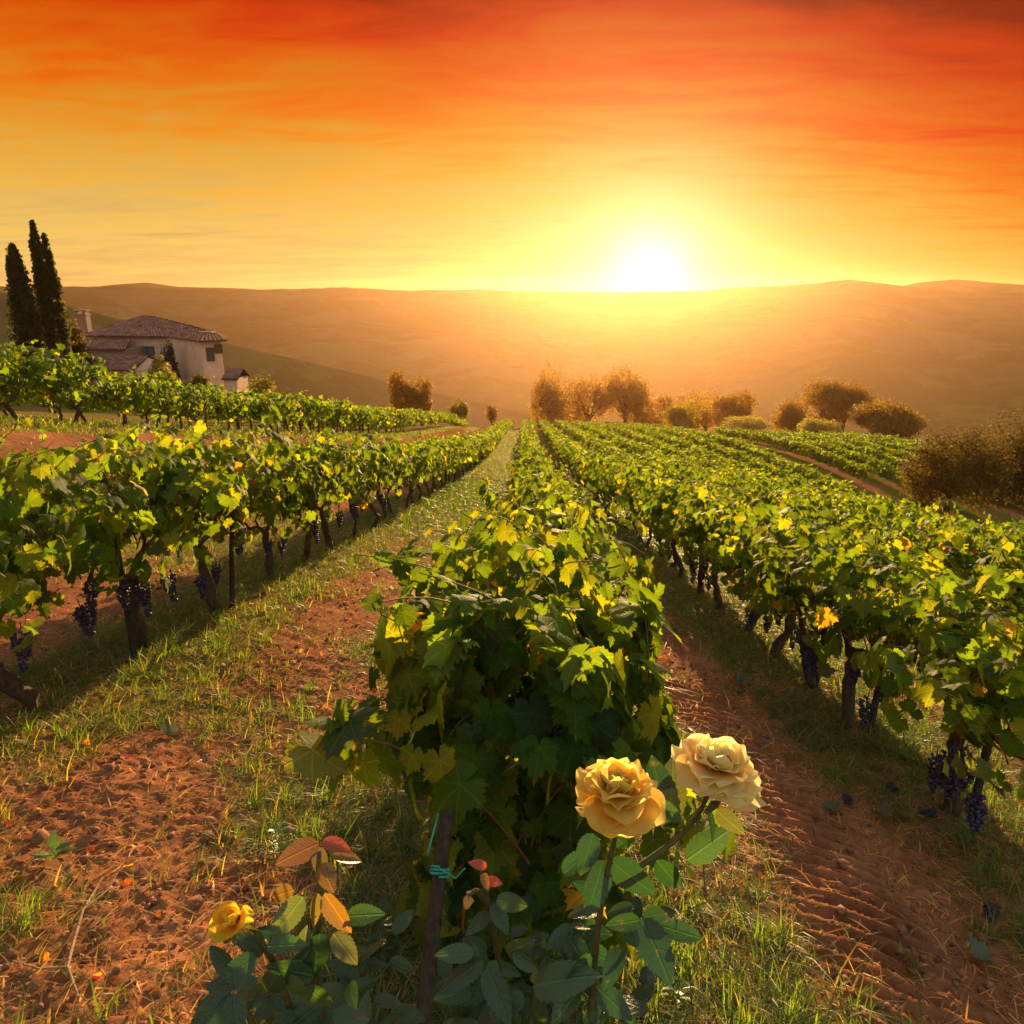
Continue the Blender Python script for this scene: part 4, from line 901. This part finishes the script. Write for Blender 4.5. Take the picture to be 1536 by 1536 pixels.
# ------------------------------------------------------------------ ground cover
def scatter(n, r0, r1, amax=44, p=1.0):
    r = r0+(r1-r0)*R.random(n)**p; a = np.radians(R.uniform(-amax, amax, n)); return r*np.sin(a), r*np.cos(a)
def blades(x, y, h, wd, bend, col, base_z=None):
    n = len(x); z = (G(x, y) if base_z is None else base_z)-.006; a = R.uniform(0, 6.283, n); d = np.stack([np.cos(a), np.sin(a), 0*a], 1); s = np.stack([-np.sin(a), np.cos(a), 0*a], 1)
    P0 = np.stack([x, y, z], 1); V = []
    for f, wf in ((0, 1), (.4, .9), (.75, .6), (1, 0)):
        c_ = P0+d*(bend*h*f**1.8)[:, None]+np.array([0, 0, 1.])*(h*f*(1-.35*np.minimum(bend, 1.6)*f))[:, None]
        if wf: V += [c_-s*(wd*wf/2)[:, None], c_+s*(wd*wf/2)[:, None]]
        else: V.append(c_)
    V = np.stack(V, 1); o = (np.arange(n)*7)[:, None, None]
    F = (np.array([[0, 1, 3], [0, 3, 2], [2, 3, 5], [2, 5, 4], [4, 5, 6]])[None]+o).reshape(-1, 3)
    return V.reshape(-1, 3), F, np.repeat(col, 7, 0)
Vs, Fs, Cs = [], [], []; off = 0
for n, r0, r1, p, hs in ((150000, .7, 5.5, 1.2, 1.0), (150000, 4.5, 15, 1.2, 1.15), (90000, 12, 40, 1.2, 1.7)):
    x, y = scatter(n, r0, r1, 46, p); tx, ty = np.round(x*7)/7, np.round(y*7)/7
    jx = hash2(np.round(x*7), np.round(y*7), 3)
    g = grassiness(x, y)+(.25*(jx-.5)); keep = R.random(n) < ss(.06, .75, g)**1.15; x, y, jx, g = x[keep], y[keep], jx[keep], g[keep]; n = len(x)
    pull = np.where(jx > .45, .55, .0)*R.random(n); cxx, cyy = np.round(x*7)/7, np.round(y*7)/7; x = x+(cxx-x)*pull; y = y+(cyy-y)*pull
    h = R.gamma(2.6, .018, n)*hs*(.5+1.1*jx); col = np.array([.075, .105, .016])*R.uniform(.6, 1.4, (n, 1)); dry = R.random(n) < .30-.24*g; col[dry] = np.array([.25, .18, .06])*R.uniform(.6, 1.2, (dry.sum(), 1))
    V, F, C = blades(x, y, np.clip(h, .012, .2), R.uniform(.0025, .006, n)*hs*(1.6 if r0 > 4 else 1)*(2 if r0 > 10 else 1), R.uniform(.3, 2.3, n), col)
    Vs.append(V); Fs.append(F+off); Cs.append(C); off += len(V)
# grass down the far part of the path and along the terrace edge
n = 70000; y = 28+R.random(n)**1.3*92; x = np.where(R.random(n) < .6, ROW(-1, y)+.25+R.random(n)*2.2, -6.2-R.random(n)*1.6+.02*y); g = grassiness(x, y); keep = R.random(n) < g+.15; x, y = x[keep], y[keep]; n = len(x)
col = np.array([.09, .11, .016])*R.uniform(.6, 1.4, (n, 1)); dry = R.random(n) < .12; col[dry] = np.array([.25, .18, .06])
V, F, C = blades(x, y, R.uniform(.06, .2, n), R.uniform(.012, .03, n), R.uniform(.3, 2., n), col); Vs.append(V); Fs.append(F+off); Cs.append(C); off += len(V)
# rank tufts
tx, ty = scatter(420, 1.0, 9, 44, 1.0); keep = grassiness(tx, ty) > .35; tx, ty = tx[keep], ty[keep]
k = np.repeat(np.arange(len(tx)), 26); x = tx[k]+R.normal(0, .03, len(k)); y = ty[k]+R.normal(0, .03, len(k))
col = np.array([.08, .13, .018])*R.uniform(.7, 1.3, (len(k), 1)); V, F, C = blades(x, y, R.uniform(.05, .17, len(k))*R.uniform(.5, 1.1, len(tx))[k], R.uniform(.003, .007, len(k)), R.uniform(.1, 1.0, len(k)), col); Vs.append(V); Fs.append(F+off); Cs.append(C); off += len(V)
obj("grass", mesh("grass", np.vstack(Vs), np.vstack(Fs), m_grass, {'col': np.vstack(Cs)}), label="sparse green and dry grass growing on the red soil", cat="grass", kind='stuff')
# straw lying on the soil
n = 30000; x, y = scatter(n, .8, 12, 44, 1.2); keep = R.random(n) < 1-.85*track(x, y)[0]; x, y = x[keep], y[keep]; n = len(x); z = G(x, y)+.006; a = R.uniform(0, 6.283, n); Ls = R.uniform(.02, .11, n); wd = R.uniform(.0012, .0034, n)
d = np.stack([np.cos(a), np.sin(a), R.normal(0, .22, n)], 1); s = np.stack([-np.sin(a), np.cos(a), 0*a], 1); P0 = np.stack([x, y, z], 1)
V = np.stack([P0-s*wd[:, None], P0+s*wd[:, None], P0+d*Ls[:, None]*.5+[0, 0, .006]-s*wd[:, None], P0+d*Ls[:, None]*.5+[0, 0, .006]+s*wd[:, None], P0+d*Ls[:, None]], 1)
V[:, :, 2] = np.maximum(V[:, :, 2], G(V[:, :, 0], V[:, :, 1])+.002)
F = (np.array([[0, 1, 3], [0, 3, 2], [2, 3, 4]])[None]+(np.arange(n)*5)[:, None, None]).reshape(-1, 3)
obj("straw", mesh("straw", V.reshape(-1, 3), F, m_grass, {'col': np.repeat(np.array([.48, .32, .14])*R.uniform(.4, 1.2, (n, 1)), 5, 0)}), label="dry straw bits strewn over the red soil", cat="straw", kind='stuff')
# clods of earth
import bmesh
bm = bmesh.new(); bmesh.ops.create_icosphere(bm, subdivisions=1, radius=1); bm.verts.index_update()
iv = np.array([v.co[:] for v in bm.verts]); jf = np.array([[v.index for v in f.verts] for f in bm.faces]); bm.free()
n = 42000; x, y = scatter(n, .7, 9, 44, 1.2); keep = R.random(n) < (1.05-grassiness(x, y))*(1-.75*track(x, y)[0]); x, y = x[keep], y[keep]; n = len(x)
s = .002+R.gamma(.8, .0045, n); s = np.minimum(s, .038); z = G(x, y)+s*.15
nv = len(iv); V = iv[None]*(1+.28*R.normal(size=(n, nv, 1)).clip(-1, 1))*(s[:, None]*R.uniform(.6, 1.3, (n, 3)))[:, None]*[1, 1, .75]+np.stack([x, y, z], 1)[:, None]
F = (jf[None]+(np.arange(n)*nv)[:, None, None]).reshape(-1, 3)
obj("soil_clods", mesh("soil_clods", V.reshape(-1, 3), F, m_clod, {}, True), label="crumbled clods of red earth", cat="soil", kind='stuff')
# small leaf litter
n = 900; x, y = scatter(n, .9, 11, 44, 1.1); P = np.stack([x, y, G(x, y)+.008], 1); N = np.tile([0, 0, 1.], (n, 1))+R.normal(0, .35, (n, 3)); ch_ = R.random(n)
col = np.where(ch_[:, None] < .5, [.16, .07, .035], np.where(ch_[:, None] < .8, [.12, .11, .07], [.30, .10, .03]))*R.uniform(.6, 1.3, (n, 1))
V, F, C, L_ = batch(MIDL, P, R.normal(0, 1, (n, 3)), N, R.uniform(.015, .05, n), col)
obj("leaf_litter", mesh("leaf_litter", V, F, m_vineleaf_far, {'col': C}), label="crumbled brown leaf bits on the soil", cat="leaf litter", kind='stuff')
# larger fallen leaves, each a thing
def on_ground(px, py):
    dd = np.geomspace(1.0, 20, 3000); P = np.array([at(px, py, q) for q in dd]); h = P[:, 2]-G(P[:, 0], P[:, 1]); return P[int(np.argmax(h < .01))]
m_dry = leaf_material("dry_leaf", (1.5, 1.5, .9), .25, .7, .2)
FL = [(1362, 1442, .12, "curled grey-green fallen leaf on the red tyre track"), (1203, 1088, .12, "pale fallen leaf in shade below the right row"), (1470, 1440, .13, "fallen leaf at the right edge, next to the shaded strip"),
      (1320, 1225, .14, "wilted fallen leaf beside the nearest right trunk"), (500, 1165, .15, "large withered leaf heap-like at the left foot of the front vine"), (255, 1105, .12, "grey fallen leaf in the sunny left lane"),
      (560, 1110, .11, "fallen leaf leaning against the front vine's left side"), (1110, 1025, .12, "small fallen leaf on the tyre track below the first right row"), (1250, 1215, .12, "flat fallen leaf in the dark strip, left of the dropped grapes"), (345, 1000, .10, "small fallen leaf in the left lane near the trunks")]
for k, (px, py, s, lb) in enumerate(FL):
    p = on_ground(px, py); tv, tf, tl = leaf_template(44, 22, .08, -.55-.1*(k % 3), .3*(k % 2), .3, k)
    o = obj("fallen_leaf", mesh("fallen_leaf", tv*s, tf, m_dry, {'col': np.tile(arr(.13, .15, .10) if k % 3 else arr(.17, .13, .08), (len(tv), 1)), 'luv': tl}), None, p+[0, 0, .012], 0, lb, "leaf", "vine leaves fallen on the ground")
    o.rotation_euler = (rg.uniform(-.4, .4), rg.uniform(-.4, .4), rg.uniform(0, 6))
# grapes dropped on the ground
for k, (px, py, lb) in enumerate([(1275, 1212, "dropped dark grape bunch in the shade left of the nearest right trunk"), (1408, 1228, "dropped dark grape bunch at the foot of the nearest right trunk"), (1485, 1362, "dropped grape cluster near the right edge on bare earth"), (1325, 1180, "dropped grape cluster on grass below the first right row")]):
    p = on_ground(px, py); o = obj("fallen_grapes", BUNCH[k % 3], None, p+[0, 0, .03], 0, lb, "grapes", "grapes dropped on the ground"); o.rotation_euler = (1.5, 0, k*1.3); o.scale = (.6, .6, .45)
# dry twig lying in the left lane
b = MB(); T_ = [on_ground(*q)+[0, 0, .012] for q in ((155, 1320), (125, 1370), (108, 1430), (102, 1455), (118, 1500))]; b.tube(T_, [.003, .0045, .005, .005, .004], 6, bump=.1)
b.tube([T_[3], on_ground(60, 1458)+[0, 0, .012], on_ground(20, 1445)+[0, 0, .01]], [.004, .003, .002], 6); b.tube([T_[1], on_ground(165, 1340)+[0, 0, .02], on_ground(178, 1320)+[0, 0, .03]], [.003, .0025, .0015], 6)
obj("dry_twig", b.build("dry_twig", m_twig), label="bare forked twig lying on the sunny soil at lower left", cat="twig")
# broad-leaved weeds
def weed(px, py, n, size, col, label, seed, hgt=.06):
    rng = np.random.default_rng(seed); p = on_ground(px, py); a = rng.uniform(0, 6.283, n); P = np.stack([np.cos(a)*rng.uniform(0, .02, n), np.sin(a)*rng.uniform(0, .02, n), hgt*(np.arange(n)+.5)/n], 1)
    tip = np.stack([np.cos(a), np.sin(a), rng.uniform(0, .8, n)], 1); N = np.stack([-np.cos(a)*.5, -np.sin(a)*.5, np.ones(n)], 1)+rng.normal(0, .2, (n, 3))
    V, F, C, L_ = batch(OVAL, P, tip, N, rng.uniform(.6, 1.1, n)*size, np.array(col)*rng.uniform(.7, 1.3, (n, 1)))
    obj("weed", mesh("weed", V, F, m_roseleaf, {'col': C, 'luv': L_}), None, p, 0, label, "weed", "broad-leaved weeds")
weed(1010, 1500, 16, .05, (.075, .12, .02), "bright green low weed at the bottom, right of the rose stems", 1)
weed(80, 1290, 10, .07, (.07, .12, .02), "light green weed rosette near the left edge", 2)
weed(420, 1280, 34, .035, (.05, .10, .018), "feathery green weed clump between yellow rose and front vine", 3, .12)
weed(830, 1300, 40, .035, (.06, .11, .018), "sunlit small-leaved weed below the left apricot bloom", 4, .2)
weed(850, 1440, 40, .04, (.06, .11, .018), "small-leaved weed among the rose stems at the bottom", 5, .15)
weed(1450, 1270, 40, .05, (.06, .11, .016), "grassy weed behind the nearest right trunk", 6, .12)
weed(575, 1440, 34, .045, (.03, .065, .02), "dark weed clump left of the wooden stake", 7, .2)
